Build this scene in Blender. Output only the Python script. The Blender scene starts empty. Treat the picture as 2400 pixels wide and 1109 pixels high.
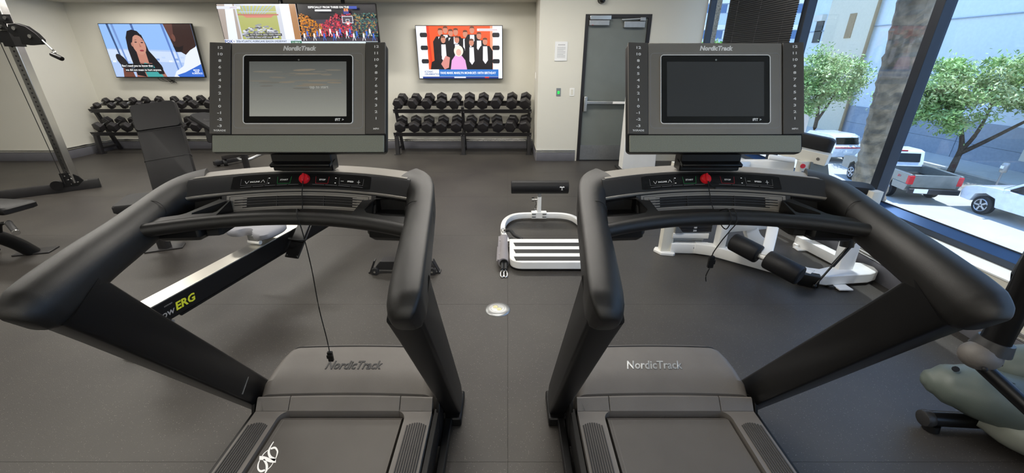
import bpy, math, random
from mathutils import Vector, Matrix, Euler
from mathutils.geometry import tessellate_polygon
random.seed(7)
C = bpy.context.scene.collection
S = bpy.context.scene
PI = math.pi
V = Vector

# ------------------------------------------------------------------ camera, world, sun, room lamps, exposure
PITCH = 23.24
cd = bpy.data.cameras.new('camera'); cd.sensor_width = 36; cd.lens = 14.46; cd.shift_x = 10/2400
cd.clip_start = .02; cd.clip_end = 400
cam = bpy.data.objects.new('camera', cd); C.objects.link(cam)
cam.location = (0, 0, 1.56); cam.rotation_euler = (math.radians(90-PITCH), 0, 0)
S.camera = cam

w = bpy.data.worlds.new('world'); S.world = w; w.use_nodes = True
wn = w.node_tree.nodes; wl = w.node_tree.links; wn.clear()
wo = wn.new('ShaderNodeOutputWorld'); wb = wn.new('ShaderNodeBackground')
tc = wn.new('ShaderNodeTexCoord'); sp = wn.new('ShaderNodeSeparateXYZ'); cr = wn.new('ShaderNodeValToRGB')
cr.color_ramp.elements[0].position = 0.0; cr.color_ramp.elements[0].color = (.62, .78, .95, 1)
cr.color_ramp.elements[1].position = .8; cr.color_ramp.elements[1].color = (.22, .45, .95, 1)
wl.new(tc.outputs['Generated'], sp.inputs[0]); wl.new(sp.outputs['Z'], cr.inputs[0])
wl.new(cr.outputs[0], wb.inputs[0]); wb.inputs[1].default_value = 1.9; wl.new(wb.outputs[0], wo.inputs[0])

def lamp(name, kind, loc, rot, energy, col, **k):
    d = bpy.data.lights.new(name, kind); d.energy = energy; d.color = col
    for a, b in k.items(): setattr(d, a, b)
    o = bpy.data.objects.new(name, d); C.objects.link(o); o.location = loc; o.rotation_euler = rot
    return o
sd = V((-.20, .06, -1.0)).normalized()
lamp('sun', 'SUN', (10, 0, 20), sd.to_track_quat('-Z', 'Y').to_euler(), 5.0, (1, .97, .92), angle=.01)
WARM = (1.0, .95, .87)
for (x, y, e) in ((-5.5, 4.9, 52), (-6.3, 2.2, 46), (-6.3, -2.0, 30), (-3.2, 5.6, 50), (-3.2, 2.2, 40), (-3.2, -2.0, 28),
                  (-.1, 5.4, 52), (-.1, 2.2, 48), (-.1, -2.0, 46), (2.0, 5.4, 12)):
    lamp('ceiling_lamp', 'AREA', (x, y, 2.73), (0, 0, 0), e, WARM, shape='RECTANGLE', size=2.0, size_y=.45)
for (x, y, e) in ((-6.2, 7.25, 16), (-3.9, 7.05, 13), (-.9, 7.25, 18)):
    lamp('alcove_lamp', 'AREA', (x, y-.1, 2.43), (0, 0, 0), e, WARM, shape='RECTANGLE', size=.9, size_y=.14)
S.view_settings.view_transform = 'Standard'; S.view_settings.look = 'None'
S.view_settings.gamma = 1; S.view_settings.use_curve_mapping = False
S.view_settings.exposure = 0.22

# ------------------------------------------------------------------ materials
def lin(c):
    if isinstance(c, str):
        c = [int(c[i:i+2], 16)/255 for i in (0, 2, 4)]
    return tuple((x/12.92 if x <= .04045 else ((x+.055)/1.055)**2.4) for x in c[:3])
MT = {}
def mat(name, col, rough=.5, metal=0, var=.06, vs=6, bump=0, bs=120, emit=0, coat=0, spec=.5):
    m = bpy.data.materials.new(name); m.use_nodes = True; n = m.node_tree.nodes; l = m.node_tree.links
    b = n['Principled BSDF']; c = lin(col)
    t = n.new('ShaderNodeTexCoord'); no = n.new('ShaderNodeTexNoise'); no.inputs['Scale'].default_value = vs
    no.inputs['Detail'].default_value = 5; l.new(t.outputs['Object'], no.inputs['Vector'])
    r = n.new('ShaderNodeValToRGB'); r.color_ramp.elements[0].position = .35; r.color_ramp.elements[1].position = .65
    r.color_ramp.elements[0].color = (*[x*(1-var) for x in c], 1); r.color_ramp.elements[1].color = (*[min(1, x*(1+var)) for x in c], 1)
    l.new(no.outputs['Fac'], r.inputs[0]); l.new(r.outputs[0], b.inputs['Base Color'])
    b.inputs['Roughness'].default_value = rough; b.inputs['Metallic'].default_value = metal
    b.inputs['Specular IOR Level'].default_value = spec
    b.inputs['Coat Weight'].default_value = coat
    if emit:
        l.new(r.outputs[0], b.inputs['Emission Color']); b.inputs['Emission Strength'].default_value = emit
    if bump:
        n2 = n.new('ShaderNodeTexNoise'); n2.inputs['Scale'].default_value = bs; n2.inputs['Detail'].default_value = 2
        l.new(t.outputs['Object'], n2.inputs['Vector'])
        bp = n.new('ShaderNodeBump'); bp.inputs['Strength'].default_value = bump; bp.inputs['Distance'].default_value = .002
        l.new(n2.outputs['Fac'], bp.inputs['Height']); l.new(bp.outputs[0], b.inputs['Normal'])
    MT[name] = m; return m
m_wall = mat('wall_paint', 'd7d5ca', .75, var=.015, vs=2, bump=.08, bs=260)
m_ceil = mat('ceiling_paint', 'd0cdc4', .9, var=.02)
m_base = mat('rubber_baseboard', '64646a', .45, var=.05)
m_chrome = mat('brushed_metal', 'd8d8d6', .22, 1, var=.04)
m_steel = mat('satin_steel', 'a9abac', .38, .9, var=.05, vs=30)
m_black = mat('black_plastic', '171615', .42, var=.08, spec=.55, bump=.22, bs=1500)
m_smooth = mat('smooth_black_plastic', '111112', .32, var=.05, spec=.35)
m_hub = mat('hub_grey_plastic', '29292a', .42, var=.05, bump=.15, bs=900)
m_silverp = mat('satin_graphite_plastic', '8c8881', .42, .15, var=.04, bump=.1, bs=900)
m_frame = mat('black_frame_paint', '101011', .42, var=.06, spec=.3)
m_strip = mat('satin_strip', '5f5c58', .36, .2, var=.04, bump=.05, bs=900)
m_deck = mat('deck_grey_plastic', '64605c', .5, var=.06, bump=.25, bs=700)
m_belt = mat('running_belt', '4d4945', .55, var=.10, vs=3, bump=.3, bs=500)
m_rub = mat('rubber', '242425', .6, var=.12, bump=.2, bs=300)
m_dumb = mat('dumbbell_rubber', '272527', .42, var=.1, bump=.25, bs=160)
m_rack = mat('rack_paint', '232224', .4, var=.08)
m_vinyl = mat('black_vinyl', '161618', .5, var=.08, spec=.3, bump=.3, bs=350)
m_white = mat('white_powder_coat', 'f1f1ee', .35, var=.02)
m_ivory = mat('cream_powder_coat', 'dcd9cd', .35, var=.02)
m_grey = mat('grey_canvas', '8c888b', .8, var=.06, bump=.4, bs=300)
m_seat = mat('pale_grey_seat', '8d8e95', .6, var=.04)
m_door = mat('door_paint', '707673', .42, var=.03, bump=.05)
m_dframe = mat('door_frame_paint', '1e1c1f', .4)
m_wframe = mat('window_frame_paint', '2c3440', .35, .3)
m_bead = mat('sky_tinted_bead', '4d72ac', .2, .7)  # blue sky reflection is put into the bead's own colour
m_print = mat('white_print', 'fcfcfa', .5, var=0)
m_gprint = mat('grey_print', '9a9a9c', .5, var=0)
m_red = mat('red_plastic', 'e0202c', .35, var=.03)
m_redp = mat('red_print', 'd02838', .5, var=0)
m_green = mat('green_print', '30b060', .5, var=0)
m_yel = mat('lime_print', 'cfd534', .5, var=0)
m_glassk = mat('black_glass', '08090a', .06, var=0, coat=.5)
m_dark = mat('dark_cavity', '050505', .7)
m_sage = mat('sage_grey_plastic', '5c655f', .42, var=.05, bump=.2, bs=600)
m_cord = mat('black_cord', '0c0c0c', .7)
m_paper = mat('paper', 'e8e9ea', .4, var=.01)
m_lcd_green = mat('green_lit_button', '28c050', .4, emit=.8)
m_blind = mat('blind_slat_paint', '1d1d1f', .5)
m_ivorys = mat('ivory_socket_plastic', 'e6dca6', .45)

def nodes(name):
    m = bpy.data.materials.new(name); m.use_nodes = True
    return m, m.node_tree.nodes, m.node_tree.links
# rubber floor with light specks
m_floor, n, l = nodes('speckled_rubber_floor'); b = n['Principled BSDF']
t = n.new('ShaderNodeTexCoord'); v = n.new('ShaderNodeTexVoronoi'); v.inputs['Scale'].default_value = 150
l.new(t.outputs['Object'], v.inputs['Vector'])
v.inputs['Randomness'].default_value = 1
b.inputs['Specular IOR Level'].default_value = .42
r = n.new('ShaderNodeValToRGB'); r.color_ramp.elements[0].position = .08; r.color_ramp.elements[0].color = (1, 1, 1, 1)
r.color_ramp.elements[1].position = .20; r.color_ramp.elements[1].color = (0, 0, 0, 1); l.new(v.outputs['Distance'], r.inputs[0])
sc = n.new('ShaderNodeSeparateColor'); l.new(v.outputs['Color'], sc.inputs[0])
gt = n.new('ShaderNodeMath'); gt.operation = 'GREATER_THAN'; gt.inputs[1].default_value = .5; l.new(sc.outputs[0], gt.inputs[0])
mu = n.new('ShaderNodeMath'); mu.operation = 'MULTIPLY'; l.new(r.outputs[0], mu.inputs[0]); l.new(gt.outputs[0], mu.inputs[1])
mu2 = n.new('ShaderNodeMath'); mu2.operation = 'MULTIPLY'; l.new(mu.outputs[0], mu2.inputs[0]); l.new(sc.outputs[1], mu2.inputs[1])
no = n.new('ShaderNodeTexNoise'); no.inputs['Scale'].default_value = 1.3; no.inputs['Detail'].default_value = 6; l.new(t.outputs['Object'], no.inputs['Vector'])
r2 = n.new('ShaderNodeValToRGB'); r2.color_ramp.elements[0].color = (*lin('353230'), 1); r2.color_ramp.elements[1].color = (*lin('413e3a'), 1)
r2.color_ramp.elements[0].position = .35; r2.color_ramp.elements[1].position = .65
l.new(no.outputs['Fac'], r2.inputs[0])
mx = n.new('ShaderNodeMix'); mx.data_type = 'RGBA'; l.new(mu2.outputs[0], mx.inputs['Factor']); l.new(r2.outputs[0], mx.inputs['A']); mx.inputs['B'].default_value = (*lin('aca69a'), 1)
l.new(mx.outputs['Result'], b.inputs['Base Color']); b.inputs['Roughness'].default_value = .46
n2 = n.new('ShaderNodeTexNoise'); n2.inputs['Scale'].default_value = 240; l.new(t.outputs['Object'], n2.inputs['Vector'])
bp = n.new('ShaderNodeBump'); bp.inputs['Strength'].default_value = .35; bp.inputs['Distance'].default_value = .002; l.new(n2.outputs['Fac'], bp.inputs['Height']); l.new(bp.outputs[0], b.inputs['Normal'])
# perforated speaker cloth
m_grille, n, l = nodes('perforated_speaker_cloth'); b = n['Principled BSDF']
t = n.new('ShaderNodeTexCoord'); v = n.new('ShaderNodeTexVoronoi'); v.inputs['Scale'].default_value = 480; v.inputs['Randomness'].default_value = .15
v.voronoi_dimensions = '2D'; mp = n.new('ShaderNodeMapping'); mp.inputs['Rotation'].default_value = (math.radians(-66.5), 0, 0)
l.new(t.outputs['Object'], mp.inputs['Vector']); l.new(mp.outputs[0], v.inputs['Vector']); r = n.new('ShaderNodeValToRGB')
r.color_ramp.elements[0].position = .2; r.color_ramp.elements[0].color = (*lin('4c4f46'), 1)
r.color_ramp.elements[1].position = .5; r.color_ramp.elements[1].color = (*lin('a9ac9d'), 1)
l.new(v.outputs['Distance'], r.inputs[0]); l.new(r.outputs[0], b.inputs['Base Color']); b.inputs['Roughness'].default_value = .6
# clear window glass: mostly transparent with a fresnel reflection
m_glass, n, l = nodes('window_glass'); n.remove(n['Principled BSDF'])
tr = n.new('ShaderNodeBsdfTransparent'); tr.inputs[0].default_value = (.90, .95, .99, 1)
gl = n.new('ShaderNodeBsdfGlossy'); gl.inputs['Roughness'].default_value = .015
lw = n.new('ShaderNodeLayerWeight'); lw.inputs[0].default_value = .5
pw = n.new('ShaderNodeMath'); pw.operation = 'POWER'; pw.inputs[1].default_value = 4; l.new(lw.outputs['Facing'], pw.inputs[0])
fr = n.new('ShaderNodeMath'); fr.operation = 'MULTIPLY_ADD'; fr.inputs[1].default_value = .6; fr.inputs[2].default_value = .035; l.new(pw.outputs[0], fr.inputs[0])
ms = n.new('ShaderNodeMixShader'); l.new(fr.outputs[0], ms.inputs[0]); l.new(tr.outputs[0], ms.inputs[1]); l.new(gl.outputs[0], ms.inputs[2])
l.new(ms.outputs[0], n['Material Output'].inputs[0])
# mirror with slightly green tint
m_mirror = mat('mirror_glass', 'cfd6d0', .01, 1, var=0)
# picture material: colours come from the mesh, screens give off their own light
def picmat(name, st, rough=.25):
    m, n, l = nodes(name); b = n['Principled BSDF']; a = n.new('ShaderNodeVertexColor'); a.layer_name = 'Col'
    b.inputs['Base Color'].default_value = (.005, .005, .005, 1); b.inputs['Roughness'].default_value = rough
    l.new(a.outputs[0], b.inputs['Emission Color']); b.inputs['Emission Strength'].default_value = st
    return m
m_tv = picmat('tv_picture', 1.0)
# exterior
m_conc = mat('street_concrete', 'bdb9b0', .8, var=.04, vs=1)
m_walk = mat('sidewalk_concrete', 'c8c6c0', .8, var=.03)
m_bldg = mat('pale_stucco', 'dbe5ec', .85, var=.03)
m_bldg2 = mat('grey_block_wall', '99a4b2', .85, var=.05)
m_beige = mat('beige_lit_stucco', 'd9d2bd', .85, var=.03)
m_tan = mat('tan_downpipe', '9c8462', .7)
m_carw = mat('white_car_paint', 'e6eaf0', .2, coat=.6)
m_cars = mat('silver_car_paint', '9aa0a4', .28, .4, coat=.5)
m_carg = mat('car_glass', '14181c', .08)
m_tire = mat('tyre_rubber', '151515', .8)
m_rim = mat('alloy_rim', 'b6b8bc', .3, .8)
m_tail = mat('tail_light_red', 'c81c24', .25)
m_bark = mat('tree_bark', '4d4238', .9, var=.25, vs=12, bump=.5, bs=40)
m_palm = mat('palm_bark', '857663', .9, var=.35, vs=9, bump=1, bs=30)
m_leaf = mat('green_leaf', '9dbb74', .5, var=.35, vs=1.5)
m_leaf2 = mat('yellow_green_leaf', 'c3cf95', .5, var=.3, vs=1.5)
m_yellow = mat('yellow_kerb_paint', 'c8a840', .7)

# ------------------------------------------------------------------ mesh builder
def smoothpath(P, k=6, closed=False):
    P = [V(p) for p in P]; out = []; N = len(P)
    rng = range(N if closed else N-1)
    for i in rng:
        g = (lambda j: P[j % N]) if closed else (lambda j: P[max(0, min(N-1, j))])
        a, b, c, d = g(i-1), g(i), g(i+1), g(i+2)
        for j in range(k):
            t = j/k
            out.append(.5*((2*b)+(c-a)*t+(2*a-5*b+4*c-d)*t*t+(-a+3*b-3*c+d)*t**3))
    if not closed: out.append(P[-1])
    return out
def rrect(w, h, r, n=4):
    r = min(r, w/2-1e-5, h/2-1e-5); o = []
    for cx, cy, a0 in ((w/2-r, h/2-r, 0), (-w/2+r, h/2-r, 90), (-w/2+r, -h/2+r, 180), (w/2-r, -h/2+r, 270)):
        for i in range(n+1):
            a = math.radians(a0+90*i/n); o.append((cx+r*math.cos(a), cy+r*math.sin(a)))
    return o
class M:
    def __init__(s, T=None): s.v = []; s.f = []; s.T = T; s.c = []
    def add(s, vs, fs, col=None):
        o = len(s.v); s.v += [(s.T @ V(p) if s.T else V(p)) for p in vs]; s.f += [tuple(i+o for i in f) for f in fs]; s.c += [col]*len(fs)
        return s
    def box(s, c, d, rot=(0, 0, 0)):
        R = Euler(rot).to_matrix(); c = V(c)
        vs = [c+R @ V((x*d[0]/2, y*d[1]/2, z*d[2]/2)) for x in (-1, 1) for y in (-1, 1) for z in (-1, 1)]
        return s.add(vs, [(0, 1, 3, 2), (4, 6, 7, 5), (0, 4, 5, 1), (2, 3, 7, 6), (0, 2, 6, 4), (1, 5, 7, 3)])
    def bb(s, x0, x1, y0, y1, z0, z1): return s.box(((x0+x1)/2, (y0+y1)/2, (z0+z1)/2), (abs(x1-x0), abs(y1-y0), abs(z1-z0)))
    def sweep(s, path, sizes, r=.01, n=4, up=(0, 0, 1), cap=True, closed=False, ring=None):
        P = [V(p) for p in path]; N = len(P); rings = []; up = V(up)
        for i, p in enumerate(P):
            if closed: t = P[(i+1) % N]-P[i-1]
            else: t = P[min(i+1, N-1)]-P[max(i-1, 0)]
            t.normalize(); sd = t.cross(up)
            if sd.length < 1e-4: sd = t.cross(V((0, 1, 0)))
            sd.normalize(); u = sd.cross(t)
            w_, h_ = sizes[i] if isinstance(sizes, list) else sizes
            rg = ring(w_, h_) if ring else rrect(w_, h_, r, n)
            rings.append([p+sd*a+u*b for a, b in rg])
        return s.loft(rings, cap, closed)
    def loft(s, rings, cap=True, closed=False):
        k = len(rings[0]); vs = [p for r_ in rings for p in r_]; fs = []; N = len(rings)
        for i in range(N if closed else N-1):
            a, b = i*k, ((i+1) % N)*k
            for j in range(k):
                q = (j+1) % k; fs.append((a+j, a+q, b+q, b+j))
        if cap and not closed: fs += [tuple(reversed(range(k))), tuple(range((N-1)*k, N*k))]
        return s.add(vs, fs)
    def tube(s, path, r, n=8, closed=False, cap=True):
        rr = (lambda i: r[i]) if isinstance(r, list) else (lambda i: r)
        return s.sweep(path, [(rr(i), 0) for i in range(len(path))], closed=closed, cap=cap,
                       ring=lambda w_, h_: [(w_*math.cos(2*PI*j/n), w_*math.sin(2*PI*j/n)) for j in range(n)])
    def cyl(s, a, b, r, r2=None, n=18, cap=True):
        return s.tube([a, b], [r, r if r2 is None else r2], n, cap=cap)
    def capsule(s, a, b, r, n=20, e=.15):
        a, b = V(a), V(b); d = (b-a).normalized(); e = r*e*2
        return s.tube([a, a+d*e*.25, a+d*e, b-d*e, b-d*e*.25, b], [r*.78, r*.93, r, r, r*.93, r*.78], n)
    def beam(s, a, b, w_, h_, r=.004, up=(0, 0, 1)): return s.sweep([a, b], (w_, h_), r, 2, up)
    def sph(s, c, r, sc=(1, 1, 1), n=12, m=8):
        c = V(c); rings = []
        for i in range(1, m):
            a = PI*i/m; rings.append([c+V((r*math.sin(a)*math.cos(2*PI*j/n)*sc[0], r*math.sin(a)*math.sin(2*PI*j/n)*sc[1], r*math.cos(a)*sc[2])) for j in range(n)])
        return s.loft(rings)
    def prism(s, poly, fn, d0, d1):
        k = len(poly); vs = [fn(u, v_, d0) for u, v_ in poly]+[fn(u, v_, d1) for u, v_ in poly]
        return s.add(vs, [tuple(reversed(range(k))), tuple(range(k, 2*k))]+[(j, (j+1) % k, k+(j+1) % k, k+j) for j in range(k)])
    def quad(s, *p): return s.add(p, [tuple(range(len(p)))])
    def lathe(s, prof, c=(0, 0, 0), n=24):
        c = V(c); return s.loft([[c+V((r_*math.cos(2*PI*j/n), r_*math.sin(2*PI*j/n), z)) for j in range(n)] for r_, z in prof])
def wloc(o):
    p = V((0, 0, 0))
    while o: p += o.location; o = o.parent
    return p
def ob(name, m, ma, parent=None, bevel=0, sm=35, local=False, seg=2, **tags):
    off = V((0, 0, 0)) if local else wloc(parent)
    me = bpy.data.meshes.new(name); me.from_pydata([p-off for p in m.v], [], m.f); me.update()
    if any(c is not None for c in m.c):
        a = me.color_attributes.new('Col', 'FLOAT_COLOR', 'CORNER'); i = 0
        for p, c in zip(me.polygons, m.c):
            c = (*lin(c or '000000'), 1)
            for _ in p.vertices: a.data[i].color = c; i += 1
    me.materials.append(ma)
    if sm:
        me.polygons.foreach_set('use_smooth', [True]*len(me.polygons)); me.set_sharp_from_angle(angle=math.radians(sm))
    o = bpy.data.objects.new(name, me); C.objects.link(o)
    if parent: o.parent = parent
    if bevel:
        bv = o.modifiers.new('bevel', 'BEVEL'); bv.width = bevel; bv.segments = seg; bv.limit_method = 'ANGLE'; bv.angle_limit = math.radians(40)
    for k, v_ in tags.items(): o[k] = v_
    return o
def thing(name, loc, label, category, group=None):
    o = bpy.data.objects.new(name, None); C.objects.link(o); o.location = loc; o.empty_display_size = .1
    o['label'] = label; o['category'] = category
    if group: o['group'] = group
    return o
def struct(name, m, ma, **k): return ob(name, m, ma, kind='structure', **k)
def copy_tree(o, parent=None, **tags):
    c = o.copy(); C.objects.link(c); c.parent = parent
    for k, v_ in tags.items(): c[k] = v_
    for ch in list(o.children): copy_tree(ch, c)
    return c
_tx = {}
def glyphs(s, size, shear=0, bold=0, ext=0, align='CENTER', lsp=1.0, sx=1.0):
    cu = bpy.data.curves.new('t', 'FONT'); cu.body = s; cu.size = size; cu.shear = shear; cu.offset = bold; cu.extrude = ext
    cu.align_x = align; cu.align_y = 'CENTER'; cu.space_line = lsp; cu.resolution_u = 2
    o = bpy.data.objects.new('t', cu); me = o.to_mesh()
    vs = [(p.co.x*sx, p.co.y, p.co.z) for p in me.vertices]; fs = [tuple(p.vertices) for p in me.polygons]
    o.to_mesh_clear(); bpy.data.objects.remove(o); bpy.data.curves.remove(cu)
    return vs, fs
def text(m, s, size, fn, **k):
    vs, fs = glyphs(s, size, **k); m.add([fn(*p) for p in vs], fs); return m
def frame(o, x, y, z):      # matrix from origin and three axes
    x, y, z = V(x), V(y), V(z)
    return Matrix(((x.x, y.x, z.x, o[0]), (x.y, y.y, z.y, o[1]), (x.z, y.z, z.z, o[2]), (0, 0, 0, 1)))

# ------------------------------------------------------------------ flat pictures for screens (unit rectangle, 0..1 wide, 0..h high)
class Pic(M):
    def __init__(s, T): super().__init__(T); s.z = 0
    def poly(s, pts, col): s.z += .00006; return s.add([(x, y, s.z) for x, y in pts], [tuple(range(len(pts)))], col)
    def rect(s, x0, y0, x1, y1, col): return s.poly([(x0, y0), (x1, y0), (x1, y1), (x0, y1)], col)
    def ell(s, x, y, a, b, col, n=18, rot=0):
        c_, s_ = math.cos(rot), math.sin(rot)
        return s.poly([(x+a*math.cos(2*PI*i/n)*c_-b*math.sin(2*PI*i/n)*s_, y+a*math.cos(2*PI*i/n)*s_+b*math.sin(2*PI*i/n)*c_) for i in range(n)], col)
    def txt(s, t, x, y, size, col, **k):
        s.z += .00006; vs, fs = glyphs(t, size, **k)
        return s.add([(a+x, b_+y, s.z) for a, b_, _ in vs], fs, col)

# ------------------------------------------------------------------ room shell
RX = 2.83; YD = 6.862; YB = 7.915; AL = -7.5; AR = .475; LX = -9.6; BY = -3.2; ZC = 2.75; ZA = 2.45
fl = struct('floor', M().bb(LX, RX+.15, BY, YB+.1, -.12, -.012), m_rub)
xs = [LX, -7.4, -3.6, .0, RX]; y0 = -2.44; k = 0
while y0 < YB:
    y1 = min(y0+1.22, YB)
    for i in range(4):
        sh = ob('rubber_sheet', M().bb(xs[i]+.0007, xs[i+1]-.0007, y0+.0007, y1-.0007, -.012, 0), m_floor, fl, sm=0)
    y0 += 1.22
for i in range(4): ob('rubber_sheet', M().bb(xs[i]+.0007, xs[i+1]-.0007, BY, -2.4412, -.012, 0), m_floor, fl, sm=0)
struct('ceiling', M().bb(LX, RX+.3, BY, YB+.12, ZC, ZC+.1), m_ceil)
struct('ceiling_alcove', M().bb(AL, AR, YD, YB+.1, ZA, ZC-.002), m_ceil)
struct('wall_back', M().bb(AL-.1, AR+.1, YB, YB+.12, 0, ZA+.1), m_wall)
struct('wall_alcove_left', M().bb(AL-.1, AL, YD+.1, YB, 0, ZC), m_wall)
struct('wall_alcove_right', M().bb(AR, AR+.1, YD+.1, YB, 0, ZC), m_wall)
struct('wall_front_left', M().bb(LX, AL, YD, YD+.1, 0, ZC), m_wall)
dx0, dx1, dz = 1.15, 2.13, 2.18
w_ = M().bb(AR, dx0, YD, YD+.1, 0, ZC).bb(dx1, 2.93, YD, YD+.1, 0, ZC).bb(dx0, dx1, YD, YD+.1, dz, ZC)
struct('wall_door_side', w_, m_wall)
struct('wall_left', M().bb(LX-.1, LX, BY, YD+.1, 0, ZC), m_wall)
struct('wall_behind', M().bb(LX, RX+.3, BY-.1, BY, 0, ZC), m_wall)
struct('wall_right', M().bb(RX, RX+.22, BY, YD, -.1, .405), m_wall)
m_ledge = mat('white_ledge_paint', 'e8ecec', .5, var=.01)
struct('trim_1', M().bb(RX-.008, RX+.16, BY, YD, .405, .418), m_ledge, bevel=.003)
def baseboard(name, a, b, nrm):
    a, b, nrm = V((*a, 0)), V((*b, 0)), V((*nrm, 0)); L = (b-a).length
    m = M().beam(a+nrm*.008+V((0, 0, .068)), b+nrm*.008+V((0, 0, .068)), .016, .136, .002)
    o = struct(name, m, m_base)
    m2 = M().beam(a+nrm*.006+V((0, 0, .146)), b+nrm*.006+V((0, 0, .146)), .012, .014, .002)
    m2.beam(a+nrm*.006+V((0, 0, .172)), b+nrm*.006+V((0, 0, .172)), .012, .024, .003)
    ob('metal_strip', m2, m_chrome, o)
baseboard('baseboard_back', (AL, YB), (AR, YB), (0, -1))
baseboard('baseboard_alcove_left', (AL, YD+.02), (AL, YB), (1, 0))
baseboard('baseboard_alcove_right', (AR, YD+.02), (AR, YB), (-1, 0))
baseboard('baseboard_front_left', (LX, YD), (AL, YD), (0, -1))
baseboard('baseboard_door_side', (AR, YD), (dx0-.03, YD), (0, -1))
baseboard('baseboard_right', (RX, BY), (RX, YD), (-1, 0))
# windows on the right: frames, mullions and glass panes
wx = 2.97
mull = [(-3.2, -3.1), (-1.0, -.9), (1.05, 1.15), (3.165, 3.24), (4.60, 4.68), (6.14, 6.24), (6.80, 6.862)]
fr_ = M()
wf = struct('window_frame', M().bb(wx, wx+.1, BY, YD, .418, .462), m_wframe, bevel=.004)
ob('bottom_bead', M().prism([(wx, .462), (wx+.045, .512), (wx+.052, .512), (wx+.052, .462)], lambda u, v_, d: V((u, d, v_)), BY, YD), m_bead, wf, sm=0, label='glossy sloped bottom bead')
ob('gasket', M().bb(wx+.040, wx+.046, BY, YD, .512, .518), m_rub, wf)
ob('head_rail', M().bb(wx, wx+.1, BY, YD, ZC-.08, ZC), m_wframe, wf)
for a, b_ in mull: ob('mullion', M().bb(wx-.025, wx+.06, a, b_, .50, ZC-.08), m_wframe, wf, bevel=.003)
for i in range(len(mull)-1):
    struct('window_%d' % (i+1), M().bb(wx+.045, wx+.053, mull[i][1], mull[i+1][0], .50, ZC-.08), m_glass, sm=0)
# venetian blind in the pane behind the right machine
bl = thing('venetian_blind', (2.9, 5.4, .55), 'closed dark venetian blind hanging in the window beyond the right treadmill', 'blind')
sl = M()
z = .60
while z < ZC-.12:
    sl.box((2.905, 5.41, z), (.026, 1.44, .0015), (0, math.radians(-68), 0)); z += .0215
ob('slat', sl, m_blind, bl, sm=0, kind='stuff')
lc = M()
for y in (4.86, 5.35, 5.88):
    lc.cyl((2.888, y, .6), (2.888, y, ZC-.09), .0007, n=5)
ob('ladder_cord', lc, m_grey, bl)
ob('head_box', M().bb(2.885, 2.93, 4.69, 6.13, ZC-.13, ZC-.09), m_blind, bl, bevel=.003)
ob('bottom_rail', M().bb(2.89, 2.92, 4.69, 6.13, .565, .585), m_blind, bl, bevel=.003)

# door with panic bar
dr = struct('door_1', M().bb(dx0+.05, dx1-.05, YD+.015, YD+.06, .012, dz-.05), m_door, bevel=.002)
fm = M().bb(dx0, dx0+.05, YD-.012, YD+.1, 0, dz).bb(dx1-.05, dx1, YD-.012, YD+.1, 0, dz).bb(dx0+.05, dx1-.05, YD-.012, YD+.1, dz-.05, dz)
ob('door_frame', fm, m_dframe, dr)
ob('threshold', M().bb(dx0+.05, dx1-.05, YD-.01, YD+.1, 0, .01), m_dframe, dr)
ob('kick_plate', M().bb(dx0+.055, dx1-.055, YD+.010, YD+.015, .02, .26), m_steel, dr, label='brushed steel kick plate')
pb = M().bb(1.235, 2.03, YD-.055, YD-.02, .915, .962)
p_ = ob('panic_bar', pb, m_steel, dr, bevel=.006, label='silver panic bar across the door')
ob('end_cap', M().bb(1.205, 1.255, YD-.06, YD+.012, .80, 1.03), m_chrome, p_, bevel=.008)
ob('end_cap', M().bb(2.0, 2.05, YD-.06, YD+.012, .90, .975), m_chrome, p_, bevel=.006)
ob('label_strip', M().bb(1.66, 1.9, YD-.057, YD-.055, .922, .955), m_print, p_)
c1 = ob('door_closer', M().bb(1.72, 2.03, YD-.045, YD+.012, 2.0, 2.085), m_steel, dr, bevel=.006)
ob('closer_arm', M().beam((1.68, YD-.04, 2.105), (1.98, YD-.03, 2.12), .02, .02).bb(1.95, 2.03, YD-.05, YD, 2.09, 2.135), m_steel, c1, bevel=.003)
c2 = ob('magnetic_lock', M().bb(1.205, 1.50, YD-.05, YD+.01, 2.03, 2.10), m_steel, dr, bevel=.004)
ob('lock_housing', M().bb(1.21, 1.52, YD-.06, YD+.01, 2.105, 2.16), m_chrome, c2, bevel=.004)
ob('indicator_light', M().sph((1.255, YD-.052, 2.035), .006), m_redp, c2)
# wall fittings
FD = lambda x, z, d=0: (lambda u, v_, w__=0: V((x+u, YD-.001-d-w__, z+v_)))
nt = thing('notice_frame', (.84, YD, 1.68), 'clear wall frame with a printed notice, left of the grey door', 'notice')
ob('acrylic_cover', M().bb(.715, .905, YD-.012, YD-.001, 1.545, 1.815), m_paper, nt, bevel=.003)
pt = M()
for i in range(6): pt.bb(.765+.018*i, .775+.018*i, YD-.0135, YD-.0125, 1.762, 1.778)
for i in range(11): pt.bb(.75, .875-(.03 if i % 4 == 3 else 0), YD-.0135, YD-.0125, 1.735-.014*i, 1.739-.014*i)
ob('printed_text', pt, m_gprint, nt, sm=0)
xb = thing('exit_button', (.80, YD, 1.09), 'small steel plate with green lit push button beside the door', 'button')
ob('plate', M().bb(.765, .835, YD-.008, YD-.001, 1.035, 1.155), m_steel, xb, bevel=.002)
ob('push_button', M().bb(.782, .818, YD-.016, YD-.008, 1.065, 1.11), m_lcd_green, xb, bevel=.002, label='green lit square button')
sw = thing('light_switch', (1.02, YD, 1.1), 'white rocker light switch plate left of the door frame', 'switch')
ob('plate', M().bb(.975, 1.05, YD-.007, YD-.001, 1.035, 1.155), m_white, sw, bevel=.002)
ob('rocker', M().bb(.993, 1.032, YD-.012, YD-.007, 1.055, 1.135), m_ivory, sw, bevel=.002)
th = thing('wall_plate', (AR, 7.5, 1.3), 'small white plate on the side wall of the dumbbell alcove', 'switch')
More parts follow.
